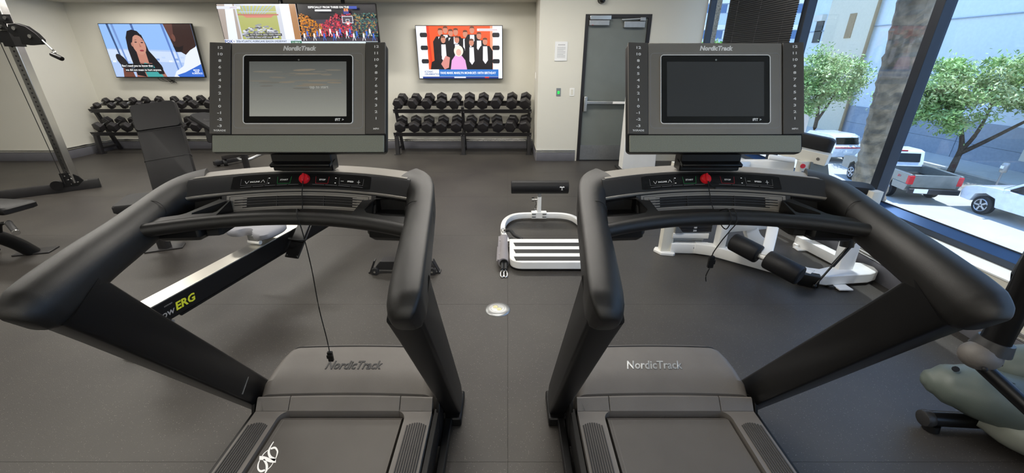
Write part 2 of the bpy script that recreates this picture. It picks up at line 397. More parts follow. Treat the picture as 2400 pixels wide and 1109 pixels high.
ob('plate', M().bb(AR-.012, AR-.001, 7.40, 7.48, 1.25, 1.37), m_white, th, bevel=.003)
ob('button', M().bb(AR-.018, AR-.012, 7.425, 7.455, 1.28, 1.34), m_ivory, th, bevel=.002)
cm = thing('dome_camera', (1.36, YD, 2.36), 'small dark dome camera on the wall above the door', 'camera')
ob('mount', M().cyl((1.365, YD-.001, 2.37), (1.365, YD-.03, 2.37), .06, .055), m_smooth, cm)
ob('dome', M().sph((1.365, YD-.055, 2.355), .05, (1, 1, .9)), m_glassk, cm)

# mirror on the left front wall is not lit separately; it is a plain painted bay in the photo
# ------------------------------------------------------------------ televisions
def tv(name, x0, x1, z0, z1, y, label, cat='television', ceiling=False):
    t = thing(name, ((x0+x1)/2, y+.03, z0), label, cat, 'flat screen televisions')
    ob('housing', M().bb(x0, x1, y, y+.045, z0, z1), m_smooth, t, bevel=.004)
    ob('back_box', M().bb(x0+.25, x1-.25, y+.045, y+.07, z0+.08, z1-.25), m_smooth, t)
    if ceiling:
        xm = (x0+x1)/2
        ob('ceiling_pole', M().cyl((xm+ceiling, y+.09, ZA), (xm+ceiling, y+.09, z1-.3), .03), m_smooth, t)
        ob('mount_plate', M().bb(xm-.2, xm+.2, y+.07, y+.085, z0+.2, z1-.15), m_smooth, t)
    else:
        ob('wall_mount', M().bb((x0+x1)/2-.2, (x0+x1)/2+.2, y+.07, YB-.001, z0+.2, z1-.3), m_smooth, t)
    W = x1-x0-.02
    T = frame((x0+.01, y-.0008, z0+.014), (W, 0, 0), (0, 0, (z1-z0-.024)/.5625), (0, -1, 0))
    return t, Pic(T), .5625
# left television: a scene of two people talking, with captions
t1, p, h = tv('television', -6.92, -5.345, 1.272, 2.128, 7.79, 'wall television showing two people talking, hung on the left above small dumbbells')
p.rect(0, 0, 1, h, '8db6f0')
p.poly([(0, .0), (1, 0), (1, .28), (0, .31)], 'a8c0e8'); p.poly([(0, .18), (1, .15), (1, .26), (0, .30)], 'c4d4f2')
for i in range(14): p.rect(.02+.07*i, .16+.02*(i % 3), .06+.07*i, .18+.02*(i % 3), ('dfe8f8', '7f9ed0', 'b8ccec')[i % 3])
for a, c_ in ((.08, '36507c'), (.13, '6f8fc8'), (.34, '4c68a0'), (.67, '5a7cc0'), (.72, '8aa8e0')): p.poly([(a+.06, 0), (a+.075, 0), (a+.025, h), (a, h)], c_)
p.ell(.13, .17, .045, .09, '141018', rot=.5); p.poly([(.09, 0), (.22, 0), (.20, .14), (.12, .14)], '6a3c30')
hair = [(.25, .0), (.24, .16), (.235, .3), (.25, .42), (.285, .49), (.34, .505), (.395, .49), (.43, .44), (.45, .36), (.46, .28), (.52, .17), (.56, .1), (.545, .03), (.46, .02), (.40, .07), (.34, 0)]
p.poly(hair, '15101a')
p.poly([(.24, 0), (.25, .12), (.33, .16), (.45, .15), (.55, .10), (.58, 0)], 'a06a5c')
p.poly([(.32, .16), (.32, .30), (.42, .28), (.42, .15)], 'b98070')
p.poly([(.36, 0), (.34, .12), (.37, .155), (.44, .14), (.48, .155), (.50, .10), (.54, 0)], '3f9c9c')
p.poly([(.25, .02), (.24, .2), (.28, .3), (.31, .22), (.33, .1), (.35, .0)], '120e16')
p.poly([(.45, .3), (.44, .2), (.47, .1), (.50, .03), (.56, .03), (.555, .12), (.50, .22)], '120e16')
p.ell(.372, .345, .072, .105, 'c08a78'); p.poly([(.30, .36), (.31, .45), (.37, .48), (.43, .45), (.445, .38), (.42, .44), (.37, .455), (.33, .43)], '15101a')
p.ell(.345, .375, .014, .006, '2c1e28'); p.ell(.412, .37, .014, .006, '2c1e28')
p.poly([(.325, .395), (.36, .402), (.36, .396)], '2c1e28'); p.poly([(.40, .398), (.43, .392), (.43, .388)], '2c1e28')
p.poly([(.378, .37), (.395, .325), (.372, .322)], 'a87060'); p.ell(.385, .285, .024, .009, '8c3040'); p.ell(.30, .35, .012, .022, 'b07c6c')
p.poly([(.70, h), (.73, .43), (.75, .33), (.80, .28), (.86, .24), (.93, .26), (1, .34), (1, h)], '33201e')
p.poly([(.70, h), (.74, .40), (.78, .44), (.80, h)], '5c3a34'); p.ell(.775, .42, .02, .04, '6e463c'); p.poly([(.745, .34), (.76, .27), (.83, .27), (.86, .34), (.80, .32)], '181014')
p.poly([(.66, 0), (.70, .06), (.80, .12), (.86, .24), (.92, .29), (1, .33), (1, 0)], 'dfe6f6'); p.poly([(.70, .02), (.80, .05), (1, .14), (1, .0), (.72, 0)], '3468c8')
p.rect(.10, .10, .46, .145, '10141c'); p.rect(.13, .055, .54, .098, '10141c')
p.txt('But I need you to know that', .28, .121, .030, 'f8f8f8', bold=.0006); p.txt('we did not mean to hurt anyone.', .335, .076, .030, 'f8f8f8', bold=.0006)
p.txt('MOVIE\nHUB\nROMANCE', .93, .055, .024, 'e8f0ff', lsp=.75, bold=.0006)
ob('screen', p, m_tv, t1, sm=0)
cb = M()
for dx in (0, .05, .1): cb.tube(smoothpath([(-6.25+dx, 7.86, 1.30), (-6.2+dx*1.5, 7.85, 1.22), (-6.05+dx, 7.85, 1.205), (-5.95-dx, 7.86, 1.24), (-6.02+dx, 7.85, 1.18), (-6.1, 7.86, 1.3)], 5), .003, 5)
ob('cable', cb, m_cord, t1)
# right television: a news picture of men in dinner jackets
t3, p, h = tv('television', -1.566, -.087, 1.246, 2.098, 7.79, 'wall television showing a news show, men in suits on red, above the large dumbbells')
p.rect(0, 0, 1, h, 'eef4ff'); p.rect(.12, .08, .88, h, 'f0582a'); p.poly([(.12, h), (.15, .08), (.17, .08), (.15, h)], 'e03a20')
p.rect(.86, .08, .89, h, 'f6a080')
for y in (.165, .31, .445):
    for x in (.04, .885): p.poly([(x+.01, y), (x+.075, y), (x+.085, y+.012), (x+.085, y+.036), (x+.075, y+.048), (x+.01, y+.048), (x, y+.036), (x, y+.012)], '202028')
men = [(.28, .50, .30), (.34, .52, .2), (.40, .49, .25), (.46, .50, .2), (.57, .48, .22), (.65, .52, .25), (.73, .46, .2), (.31, .42, .28), (.47, .42, .24), (.64, .39, .3), (.80, .40, .3)]
for x, y, _ in men:
    p.poly([(x-.085, .09), (x-.09, y-.10), (x-.05, y-.045), (x+.05, y-.045), (x+.09, y-.10), (x+.085, .09)], '14121a')
    p.poly([(x-.025, y-.05), (x+.025, y-.05), (x+.03, y-.2), (x, y-.24), (x-.03, y-.2)], 'f2f2fc')
    p.ell(x, y, .028, .037, 'd08c74'); p.poly([(x-.028, y+.005), (x-.024, y+.035), (x, y+.042), (x+.024, y+.035), (x+.028, y+.005), (x+.02, y+.02), (x-.02, y+.02)], '6a4030')
p.poly([(.38, .09), (.40, .2), (.44, .25), (.52, .25), (.56, .2), (.58, .09)], 'e8a8e0'); p.ell(.485, .30, .055, .06, 'f6eadc'); p.ell(.485, .285, .03, .036, 'e8b8a8')
p.poly([(.14, .09), (.16, .18), (.22, .21), (.27, .19), (.30, .09)], '14121a'); p.ell(.25, .235, .035, .04, '1c1620'); p.poly([(.27, .16), (.33, .25), (.38, .23), (.36, .12), (.31, .1)], 'd89088')
p.rect(.0, 0, 1, .085, 'e6ecf8'); p.rect(.04, .022, .24, .10, 'f6f8fc'); p.rect(.24, .022, .955, .10, '2f74c8')
p.txt('ICONIC\nCELEBRATION', .065, .06, .030, '2c5c9c', align='LEFT', lsp=.9, bold=.0006)
p.txt("FANS MARK MARILYN MONROE'S 100TH BIRTHDAY", .255, .060, .036, 'f4f8ff', align='LEFT', sx=.80, bold=.001)
p.rect(.04, .0, .955, .02, '203c88'); p.rect(.42, .004, .56, .018, 'e0e4f0'); p.rect(.79, .002, .84, .018, 'c02c30')
p.rect(.71, .51, .96, .535, 'f4f4f8');
for i in range(14): p.rect(.735+.015*i, .518, .746+.015*i, .526, 'c08898')
ob('screen', p, m_tv, t3, sm=0)
# pair of televisions on ceiling poles
t2, p, h = tv('television', -4.54, -3.292, 1.735, 2.368, 7.3, 'left one of two televisions on ceiling poles, showing storm rubble news', ceiling=.35)
p.rect(0, 0, 1, h, 'c8ccd8')
p.rect(.0, .08, .22, h, 'a89c94'); p.poly([(.05, .10), (.17, .10), (.20, h), (.10, h)], 'e4eefc'); p.rect(.24, .09, .74, h-.02, 'a8ac62')
for i in range(10): p.poly([(.26+.05*i, h-.02), (.275+.05*i, h-.02), (.31+.03*i, h-.13), (.30+.03*i, h-.13)], '8ea6c4')
p.rect(.24, .42, .76, .435, 'b05c50'); p.rect(.26, .46, .74, .468, 'b8c8e0'); p.poly([(.30, .42), (.70, .42), (.66, .39), (.34, .39)], 'c87868')
for i in range(170):
    a = random.random(); x = .27+.44*a; y = .12+random.random()*(.20-abs(a-.5)*.2); s_ = .012+.02*random.random(); r_ = random.random()*3
    p.poly([(x+s_*math.cos(r_), y+s_*.5*math.sin(r_)), (x+s_*math.cos(r_+1.4), y+s_*.5*math.sin(r_+1.4)), (x+s_*math.cos(r_+3), y+s_*.5*math.sin(r_+3)), (x+s_*math.cos(r_+4.4), y+s_*.5*math.sin(r_+4.4))], random.choice(('6c6f78', '8f929c', 'b4b8c4', '50525c', 'd4d6de')))
p.rect(.80, .10, .92, h, 'e8f0fc'); p.rect(.92, .10, 1, h, 'a8784c'); p.rect(0, .5, .3, .535, 'd8dcec'); p.txt('JAMAICA', .21, .517, .022, 'a04858')
p.rect(.33, .15, .76, .185, '20242c'); p.rect(.33, .11, .64, .145, '20242c')
p.txt("WE'VE BEEN EL NINO YEARS WHERE", .545, .168, .026, 'f4f4f4', sx=.95); p.txt("HUGE HURRICANES HAVE", .475, .128, .026, 'f4f4f4')
p.rect(0, 0, 1, .105, 'd8e0f0'); p.rect(.0, .05, .14, .1, 'f0f4ff'); p.txt('FOX', .05, .075, .05, '2c4c90', bold=.002); p.txt('8', .12, .075, .04, '2c4c90')
p.txt('2026 ATLANTIC HURRICANE SEASON UNDERWAY', .15, .078, .038, '384868', align='LEFT', sx=.76, bold=.0008); p.rect(.86, .045, 1, .085, '2c7058'); p.txt('51,084.01', .93, .064, .028, 'f4f8f4'); p.txt('DOW', .93, .095, .016, '384868')
p.rect(0, 0, 1, .035, 'a83048')
ob('screen', p, m_tv, t2, sm=0)
t4, p, h = tv('television', -3.286, -2.054, 1.735, 2.368, 7.3, 'right one of two televisions on ceiling poles, showing a basketball game', ceiling=.08)
p.rect(0, 0, 1, h, '15161e'); p.poly([(0, .2), (1, .2), (1, .38), (0, .36)], '403848')
for i in range(1100):
    x = random.random(); y = .14+random.random()*.30*(1-.45*math.exp(-((x-.28)/.13)**2)); s_ = .007+.006*random.random()
    c_ = random.choice(('d08a28', 'c87820', 'b06a1c', '604428')) if x < .27 else random.choice(('c83848', 'b02c40', '803040', 'd85868')) if x < .68 else random.choice(('407068', '305850', '987848', '283c40'))
    p.poly([(x-s_, y-s_*.7), (x+s_, y-s_*.6), (x+s_, y+s_*.6), (x-s_*.5, y+s_)], c_)
p.rect(0, .06, 1, .13, '3c3440')
p.poly([(.57, .315), (.71, .315), (.71, .405), (.57, .405)], 'd8dce8'); p.poly([(.578, .323), (.702, .323), (.702, .397), (.578, .397)], '4c4450'); p.rect(.615, .33, .665, .365, 'd8dce8'); p.rect(.622, .337, .658, .358, '4c4450')
p.ell(.64, .327, .024, .007, 'e05030'); p.poly([(.62, .323), (.66, .323), (.652, .295), (.628, .295)], 'e8e8ec'); p.rect(.60, .43, .67, .48, '343c8c'); p.rect(.61, .465, .632, .50, 'ff9050'); p.rect(.64, .465, .662, .50, 'ff9050')
for i in range(22):
    x = .05+.043*i; y = .13+.03*(i % 3); c_ = ('f0f0f4', '3c6cd0', '181820', 'f0f0f4', '3c6cd0')[i % 5]
    p.poly([(x-.012, y), (x+.013, y), (x+.010, y+.05), (x-.010, y+.05)], c_); p.ell(x, y+.062, .009, .011, 'a06c50'); p.poly([(x-.010, y), (x-.002, y), (x-.016, y-.045), (x-.022, y-.045)], c_); p.poly([(x+.002, y), (x+.010, y), (x+.022, y-.04), (x+.016, y-.045)], c_)
p.txt('ESPECIALLY FROM THREE ON THE', .42, .515, .034, 'f8f8f8', bold=.001); p.rect(.24, .465, .45, .488, 'f4f4f8')
p.rect(.68, .495, .78, .53, '2444a8'); p.rect(0, 0, 1, .075, 'd4e4ec'); p.rect(.84, .04, 1, .07, '202830')
ob('screen', p, m_tv, t4, sm=0)

# ------------------------------------------------------------------ treadmills
def armring(w_, h_, o):      # outer edge keeps a flat ridge, the inner shoulder slopes away
    q = min(1, w_/.08); r = .012*q; pts = []
    def arc(cx, cy, rx, ry, a0, a1, n):
        for i in range(n+1):
            a = math.radians(a0+(a1-a0)*i/n); pts.append((cx+rx*math.cos(a), cy+ry*math.sin(a)))
    arc(w_/2-r, h_/2-r, r, r, 0, 90, 3)
    fx = w_/2-r-.018*q; arc(fx, h_*.02, fx+w_/2, h_*.48, 90, 180, 9)
    rb = .030*q; arc(-w_/2+rb, -h_/2+rb, rb, rb, 180, 270, 4); arc(w_/2-rb*.7, -h_/2+rb*.7, rb*.7, rb*.7, 270, 360, 3)
    return pts if o > 0 else [(-a, b) for a, b in reversed(pts)]
def treadmill(xc, label, lit):
    t = thing('treadmill', (xc, 1.3, 0), label, 'treadmill', 'treadmills facing the televisions')
    X = lambda x, y, z: V((xc+x, y, z))
    xh = xc; xc_ = xc; DX = -.038 if xc < 0 else .022; xc = xc+DX; X0 = X; X = lambda x, y, z: V((xc_+DX+x, y, z))
    # running deck
    hw = .37; bi = .262
    U = [(-hw, -.35), (-bi, -.35)]
    for i in range(7): a = PI-PI/2*i/6; U.append((-bi+.045+.045*math.cos(a), 1.255+.045*math.sin(a)))
    for i in range(7): a = PI/2-PI/2*i/6; U.append((bi-.045+.045*math.cos(a), 1.255+.045*math.sin(a)))
    U += [(bi, -.35), (hw, -.35), (hw, 1.32), (-hw, 1.32)]
    m = M(); tri = tessellate_polygon([[V((a, b, 0)) for a, b in U]])
    k = len(U); m.add([X(a, b, .205) for a, b in U]+[X(a, b, .10) for a, b in U], [tuple(q) for q in tri]+[(i, (i+1) % k, k+(i+1) % k, k+i) for i in range(k)])
    ob('deck_surround', m, m_deck, t, sm=40)
    m = M()
    for sx in (-1, 1):
        for i in range(9):
            x = sx*(.283+.0092*i); y1 = 1.235-.0008*abs(i-4)**2
            m.beam(X(x, -.34, .2065), X(x, y1, .2065), .0056, .005, .002)
    ob('grip_ridge', m, m_rub, t, sm=0, kind='stuff')
    m = M(); prof = [(-.33, .135), (-.345, .165), (-.33, .194), (1.262, .194), (1.285, .18), (1.285, .13)]
    m.prism(prof, lambda u, v_, d: X(d, u, v_), -.249, .249)
    ob('belt_gap_shade', M().bb(xc-.268, xc+.268, -.33, 1.30, .12, .134), m_dark, t)  # dark plate under the belt, its colour shades the gap at each side
    ob('running_belt', m, m_belt, t, sm=30)
    ob('belt_seam', M().beam(X(-.235, -.3, .1946), X(-.235, 1.26, .1946), .002, .0006, .0001), m_deck, t)
    # white emblem printed on the belt
    m = M()
    if xc < 0:
        EX0, EX1, EX2, EX3, EY0, EY2 = -.975, -.894, -.904, -.829, 1.155, 1.028
        def E(px, py):
            a, b = (px-200)/420, (py-500)/609
            return V((EX0+(EX1-EX0)*a+(EX2-EX0)*b+(EX3-EX2-EX1+EX0)*a*b, EY0+(EY2-EY0)*b, .1952))
        def strip(pts, ws):
            P_ = smoothpath([V((a, b, 0)) for a, b in pts], 6); n_ = len(P_)
            vs = []
            for i, q in enumerate(P_):
                tt = (P_[min(i+1, n_-1)]-P_[max(i-1, 0)]).normalized(); f = i/(n_-1)*(len(ws)-1); j = min(int(f), len(ws)-2); ww = ws[j]+(ws[j+1]-ws[j])*(f-j)
                nn = V((-tt.y, tt.x, 0))*ww/2; vs += [E(*(q+nn).xy), E(*(q-nn).xy)]
            m.add(vs, [(2*i, 2*i+1, 2*i+3, 2*i+2) for i in range(n_-1)])
        strip([(535, 500), (470, 610), (435, 720), (470, 820), (570, 880)], [14, 24, 46, 60, 70])
        strip([(475, 655), (560, 630), (610, 700), (600, 780), (578, 845)], [34, 46, 34, 22, 16])
        strip([(420, 680), (350, 740), (305, 800)], [12, 14, 14])
        strip([(245, 840), (350, 850), (470, 890), (580, 895)], [80, 80, 80, 80])
        strip([(330, 870), (390, 960), (395, 1060), (365, 1130), (310, 1240)], [40, 52, 46, 24, 12])
        strip([(255, 885), (222, 970), (225, 1060), (280, 1100), (360, 1075)], [14, 26, 36, 44, 30])
        strip([(525, 935), (480, 1005), (415, 1065)], [12, 14, 12])
        ob('belt_emblem', m, m_print, t, sm=0, label='white twisted N emblem')
    # steel under-frame and rear feet
    m = M()
    for sx in (-1, 1): m.bb(xc+sx*.385-.012, xc+sx*.385+.012, -.3, 1.33, .075, .185)
    m.bb(xc-.39, xc+.39, 1.45, 1.52, .03, .09).bb(xc-.30, xc+.30, .2, .26, .06, .12)
    ob('under_frame', m, m_frame, t, bevel=.003)
    for sx in (-1, 1):
        ob('floor_rail', M().bb(xc+sx*.418-.016, xc+sx*.418+.016, -.1, 1.40, .018, .06), m_frame, t, bevel=.004)
        ob('trim_strip', M().bb(xc+sx*.429-.0015, xc+sx*.429+.0015, .1, 1.25, .046, .054), m_chrome, t, label='thin bright strip')
        ob('foot', M().cyl(X(sx*.40, -.2, 0), X(sx*.40, -.2, .08), .025), m_rub, t)
        ob('pivot_bracket', M().prism([(1.27, .03), (1.36, .03), (1.42, .20), (1.33, .24), (1.29, .14)], lambda u, v_, d: X(d, u, v_), sx*.385, sx*.40), m_frame, t, bevel=.003)
    # front trim panel below the hood
    m = M()
    def slab(x0, x1, n=8):
        top = []; 
        for i in range(n+1):
            x = x0+(x1-x0)*i/n; yo = .010*(1-(x/hw)**2)
            top.append([X(x, 1.296+yo*0, .207), X(x, 1.327+yo, .246), X(x, 1.335+yo, .246), X(x, 1.335, .17), X(x, 1.296, .17)])
        m.loft(top)
    slab(-.232, .232); ob('front_trim', m, m_deck, t, sm=30, bevel=.001)
    for sx in (-1, 1):
        m = M(); slab(*sorted((sx*.235, sx*hw))); ob('corner_trim', m, m_deck, t, sm=30, bevel=.001)
    # motor hood
    m = M(); rings = []
    st = [(1.341, .37, .252), (1.384, .368, .290), (1.44, .358, .309), (1.50, .344, .324), (1.54, .330, .330), (1.57, .305, .324), (1.59, .290, .28), (1.60, .286, .15), (1.605, .284, .06)]
    def hring(y, h_, z, g=0):
        R = .045; rg = [(-h_-.004, .045)]
        for i in range(8): a_ = math.radians(180-90*i/7); rg.append((-h_+R+(R+g)*math.cos(a_), z-R+(R+g)*math.sin(a_)))
        for i in range(1, 12): rg.append((-h_+R+(2*h_-2*R)*i/12, z+g))
        for i in range(8): a_ = math.radians(90-90*i/7); rg.append((h_-R+(R+g)*math.cos(a_), z-R+(R+g)*math.sin(a_)))
        rg.append((h_+.004, .045))
        return [X(x, y+.012*(1-(x/h_)**2), max(.045, zz)) for x, zz in rg]
    rings = [hring(*q) for q in st]
    ob('hood_seam', M().tube(hring(1.556, .3175, .328, .0)[1:-1], .0035, 6), m_rub, t)
    m.loft(rings); hd = ob('motor_hood', m, m_deck, t, sm=23)
    def hoodz(y):
        for a, b in zip(st, st[1:]):
            if a[0] <= y <= b[0]: return a[2]+(b[2]-a[2])*(y-a[0])/(b[0]-a[0])
        return .3
    tx = M(); text(tx, 'NordicTrack', .0445, lambda u, v_, w_: X(u if xc < 0 else -.015+u, 1.455+v_*1.25, hoodz(1.455+v_*1.25-.010)+.001+w_*2), shear=.25, bold=.0009, ext=.0007, sx=1.05)
    ob('raised_logo', tx, m_hub if xc < 0 else m_steel, hd, sm=0)
    # uprights
    X = X0; xc = xc_
    for sx in (-1, 1):
        a, b = X(sx*.412, .862, 1.015), X(sx*.432+DX, 1.485, .075)
        m = M(); d = (b-a)
        P_ = [a-d*.02, a+d*.1, a+d*.5, a+d*.92, b+V((0, 0, -.02))]
        m.sweep(P_, [(.088, .135), (.086, .13), (.082, .125), (.078, .118), (.074, .10)], .012, 3, up=(0, 1, 0))
        u_ = ob('upright', m, m_smooth if sx*xc > 0 else m_frame, t)
        ob('upright_foot', M().bb(xc+DX+sx*.432-.042, xc+DX+sx*.432+.042, 1.40, 1.58, .0, .05), m_frame, u_, bevel=.008)
        if sx < 0:
            q = a+d*.715; nn = V((0, -d.z, d.y)).normalized()
            ob('mark_strip', M().beam(V((q.x+.0415, q.y-.045, q.z-.012)), V((q.x+.0415, q.y+.012, q.z+.026)), .0015, .006, .0004, up=(1, 0, 0)), m_steel, u_, label='short silver strip')
    # handrails, each a thick arm that turns into the hub
    for sx in (-1, 1):
        pts = [(.318, 1.300, 1.186), (.352, 1.278, 1.178), (.378, 1.225, 1.160), (.391, 1.13, 1.132), (.399, 1.03, 1.106), (.407, .93, 1.082), (.414, .84, 1.055), (.417, .80, 1.040), (.418, .775, 1.027), (.418, .762, 1.018)]
        sz = [(.12, .090), (.100, .092), (.088, .096), (.084, .099), (.085, .102), (.087, .108), (.088, .116), (.084, .120), (.070, .105), (.045, .07)]
        P_ = smoothpath([X(sx*a, b, c) for a, b, c in pts], 4); s_ = []
        for i in range(len(P_)):
            f = i/4; j = min(int(f), len(sz)-2); s_.append(tuple(sz[j][q]+(sz[j+1][q]-sz[j][q])*(f-j) for q in (0, 1)))
        m = M().sweep(P_, s_, ring=lambda a_, b_, o=-sx: armring(a_, b_, o)); hr = ob('handrail', m, m_black, t, sm=50)
        # seam where the moulded grip ends
        q = X(sx*.391, 1.13, 1.133)
        m = M(); rr = rrect(.0845, .100, .034, 6); m.tube([q+V((a*1.0, b*.18, b)) for a, b in rr], .0009, 4, closed=True); ob('grip_seam', m, m_smooth, hr)
    # central hub with an arched plan
    yo = lambda x: .034-.046*(x/.33)**2
    zo = lambda x: -.011-.012*(x/.33)**2
    secb = [(1.345, 1.240), (1.264, 1.240), (1.258, 1.236), (1.226, 1.200), (1.221, 1.193), (1.221, 1.186), (1.232, 1.176), (1.335, 1.176), (1.352, 1.20), (1.352, 1.232)]
    m = M().loft([[X(x, y+yo(x), z+zo(x)) for y, z in secb] for x in [-.345+.69*i/24 for i in range(25)]])
    hub = ob('console_hub', m, m_hub, t, sm=30)
    secv = [(1.32, 1.180), (1.223, 1.186), (1.217, 1.188), (1.190, 1.139), (1.20, 1.122), (1.31, 1.125)]
    m = M().loft([[X(x, y+yo(x), z+zo(x)) for y, z in secv] for x in [-.240+.480*i/20 for i in range(21)]])
    ob('vent_housing', m, m_hub, t, sm=30)
    for s0 in (1.2245,):
        m = M().loft([[X(x, y+yo(x), z+zo(x)) for y, z in ((1.2265, 1.197), (1.2205, 1.195), (1.2205, 1.190), (1.2265, 1.190))] for x in [-.345+.69*i/24 for i in range(25)]]); ob('band_lip', m, m_silverp, hub, sm=30)
    m = M(); rings = []
    for i in range(25):
        x = -.335+.67*i/24; rings.append([X(x, y+yo(x), z+zo(x)) for y, z in ((1.266, 1.2405), (1.266, 1.2425), (1.346, 1.2425), (1.3535, 1.232), (1.3525, 1.232), (1.345, 1.2405))])
    m.loft(rings); ob('top_cover', m, m_silverp, t, sm=30, label='satin silver grey top cover')
    def F(a, b):     # a curved face mapping: x, s along a->b (0 top .. 1 bottom), n outward
        dy, dz_ = b[0]-a[0], b[1]-a[1]; L = math.hypot(dy, dz_); ny, nz = dz_/L, -dy/L
        if ny > 0: ny, nz = -ny, -nz
        return lambda x, s_, n_=0: X(x, a[0]+dy*s_+yo(x)+ny*n_, a[1]+dz_*s_+zo(x)+nz*n_)
    K = F((1.258, 1.236), (1.226, 1.200)); KL = .048
    m = M(); N = 24; rings = []
    for i in range(N+1):
        x = -.218+.436*i/N; e = .06*max(0, (abs(x)-.208)/.01)
        rings.append([K(x, .0+e, .0), K(x, .0+e, .0016), K(x, .97-e, .0016), K(x, .97-e, 0)])
    m.loft(rings); kp = ob('keypad_panel', m, m_smooth, hub, sm=30)
    def ktext(s_, x, s0, size, ma, name, **k):
        tm = M(); text(tm, s_, size, lambda u, v_, w_: K(x+u, s0-v_/KL, .0022), **k); ob(name, tm, ma, kp, sm=0)
    ktext('INCLINE', -.150, .52, .0066, m_print, 'key_label', bold=.0002, sx=1.15); ktext('START', -.062, .46, .0070, m_print, 'key_label', bold=.0002, sx=1.2)
    ktext('STOP', .060, .46, .0070, m_print, 'key_label', bold=.0002, sx=1.2); ktext('SPEED', .152, .5, .0066, m_print, 'key_label', bold=.0002, sx=1.15)
    m = M()
    def stroke(pts, wd=.001, mm=None):
        mm = mm or m
        for (a, b), (c_, d_) in zip(pts, pts[1:]):
            L = math.hypot(c_-a, (d_-b)*KL) or 1; nx, ns = -(d_-b)*KL/L*wd/2, (c_-a)/L*wd/2/KL
            mm.quad(K(a+nx, b+ns, .0022), K(a-nx, b-ns, .0022), K(c_-nx, d_-ns, .0022), K(c_+nx, d_+ns, .0022))
    for sy in ([[(-.180, .42), (-.174, .62), (-.168, .42)]], [[(-.132, .60), (-.126, .40), (-.120, .60)]], [[(.120, .5), (.130, .5)]], [[(.174, .5), (.184, .5)], [(.179, .36), (.179, .64)]]):
        m = M(); [stroke(q_) for q_ in sy]; ob('key_symbol', m, m_print, kp, sm=0)
    m = M()
    for x in (-.108, .103):
        for s0 in (.3, .66): stroke([(x-.002, s0), (x+.002, s0)], .003)
    ob('indicator_mark', m, m_print, kp, sm=0, kind='stuff')
    m = M()
    for i in range(5): stroke([(-.19+.036*i, .86-.012*i), (-.158+.036*i, .86-.012*(i+1))], .0008)
    for i in range(4): stroke([(.03+.042*i, .80+.012*i), (.068+.042*i, .80+.012*(i+1))], .0008)
    for a, b in ((-.192, -.112), (.115, .195)): stroke([(a, .25), (a+.001, .72), (b-.001, .72), (b, .25)], .0005)
    ob('small_print', m, m_gprint, kp, sm=0, kind='stuff')
    m = M(); stroke([(-.083, .22), (-.081, .72), (-.042, .72), (-.040, .22)], .0007); ob('start_outline', m, m_green, kp, sm=0)
    m = M(); stroke([(.038, .22), (.040, .72), (.079, .72), (.081, .22)], .0007); ob('stop_outline', m, m_redp, kp, sm=0)
    kx = 0.003 if xc < 0 else -.010
    c_ = K(kx, .42, .0); nn = (K(kx, .42, 1)-c_)
    sk = ob('safety_key', M().lathe([(.001, .012), (.0135, .012), (.0165, .008), (.017, 0), (.001, 0)]), m_red, t, sm=50, local=True)
    sk.matrix_local = Matrix.Translation(c_-t.location) @ nn.to_track_quat('Z', 'Y').to_matrix().to_4x4()
    gr = M().box((0, 0, .014), (.008, .028, .010)); g_ = ob('key_grip', gr, m_red, sk, local=True, bevel=.003)
    # air vent
    Vf = F((1.217, 1.188), (1.190, 1.139)); VL = .056
    m = M()
    for i in range(24):
        pass
    def band(x0, x1, s0, s1, n0, n1, mm, N=16):
        rings = []
        for i in range(N+1):
            x = x0+(x1-x0)*i/N; rings.append([Vf(x, s0, n0), Vf(x, s0, n1), Vf(x, s1, n1), Vf(x, s1, n0)])
        mm.loft(rings)
    band(-.225, .225, .03, .97, 0, .0015, m); vt = ob('vent_panel', m, m_silverp, hub, sm=30)
    m = M(); band(-.178, .178, .22, .80, .0007, .0020, m); ob('vent_recess_shade', m, m_dark, vt, sm=0)  # flat dark panel, its colour gives the shade of a recess
    m = M(); band(-.215, .215, .10, .118, .0015, .0019, m); band(-.215, .215, .895, .913, .0015, .0019, m)
    band(-.217, -.2155, .11, .90, .0015, .0019, m, 1); band(.2155, .217, .11, .90, .0015, .0019, m, 1); ob('vent_outline', m, m_dark, vt, sm=0)
    for s0 in (.34, .485, .63):
        m = M(); band(-.200, .200, s0-.022, s0+.022, .0016, .0055, m); ob('vent_slat', m, m_hub, vt, sm=30)
    for x in (-.075, .072):
        m = M(); band(x-.001, x+.001, .22, .80, .0016, .0050, m, 1); ob('vent_divider', m, m_hub, vt, sm=0)
    for sx in (-1, 1):
        for s0 in (.245, .39, .535, .68):
            m = M(); band(*sorted((sx*.165, sx*.20)), s0, s0+.075, .0016, .004, m, 2); ob('vent_louvre', m, m_silverp, vt, sm=30)
    # crossbar, tray with two holders on each side
    yb = lambda x: 1.135-.082*(x/.385)**2
    zb = lambda x: 1.131-.010*(x/.385)**2
    P_ = [X(x, yb(x), zb(x)) for x in [-.40+.80*i/24 for i in range(25)]]
    ob('crossbar', M().tube(P_, .0200, 14), m_black, t, sm=60)
    m = M(); rings = []
    for i in range(25):
        x = -.20+.40*i/24; rings.append([X(x, yb(x), zb(x)+.018), X(x, 1.194+yo(x), 1.1405+zo(x)), X(x, 1.194+yo(x), 1.125+zo(x)), X(x, yb(x), zb(x)+.0)])
    m.loft(rings); ob('tray_bridge', m, m_black, t, sm=30)
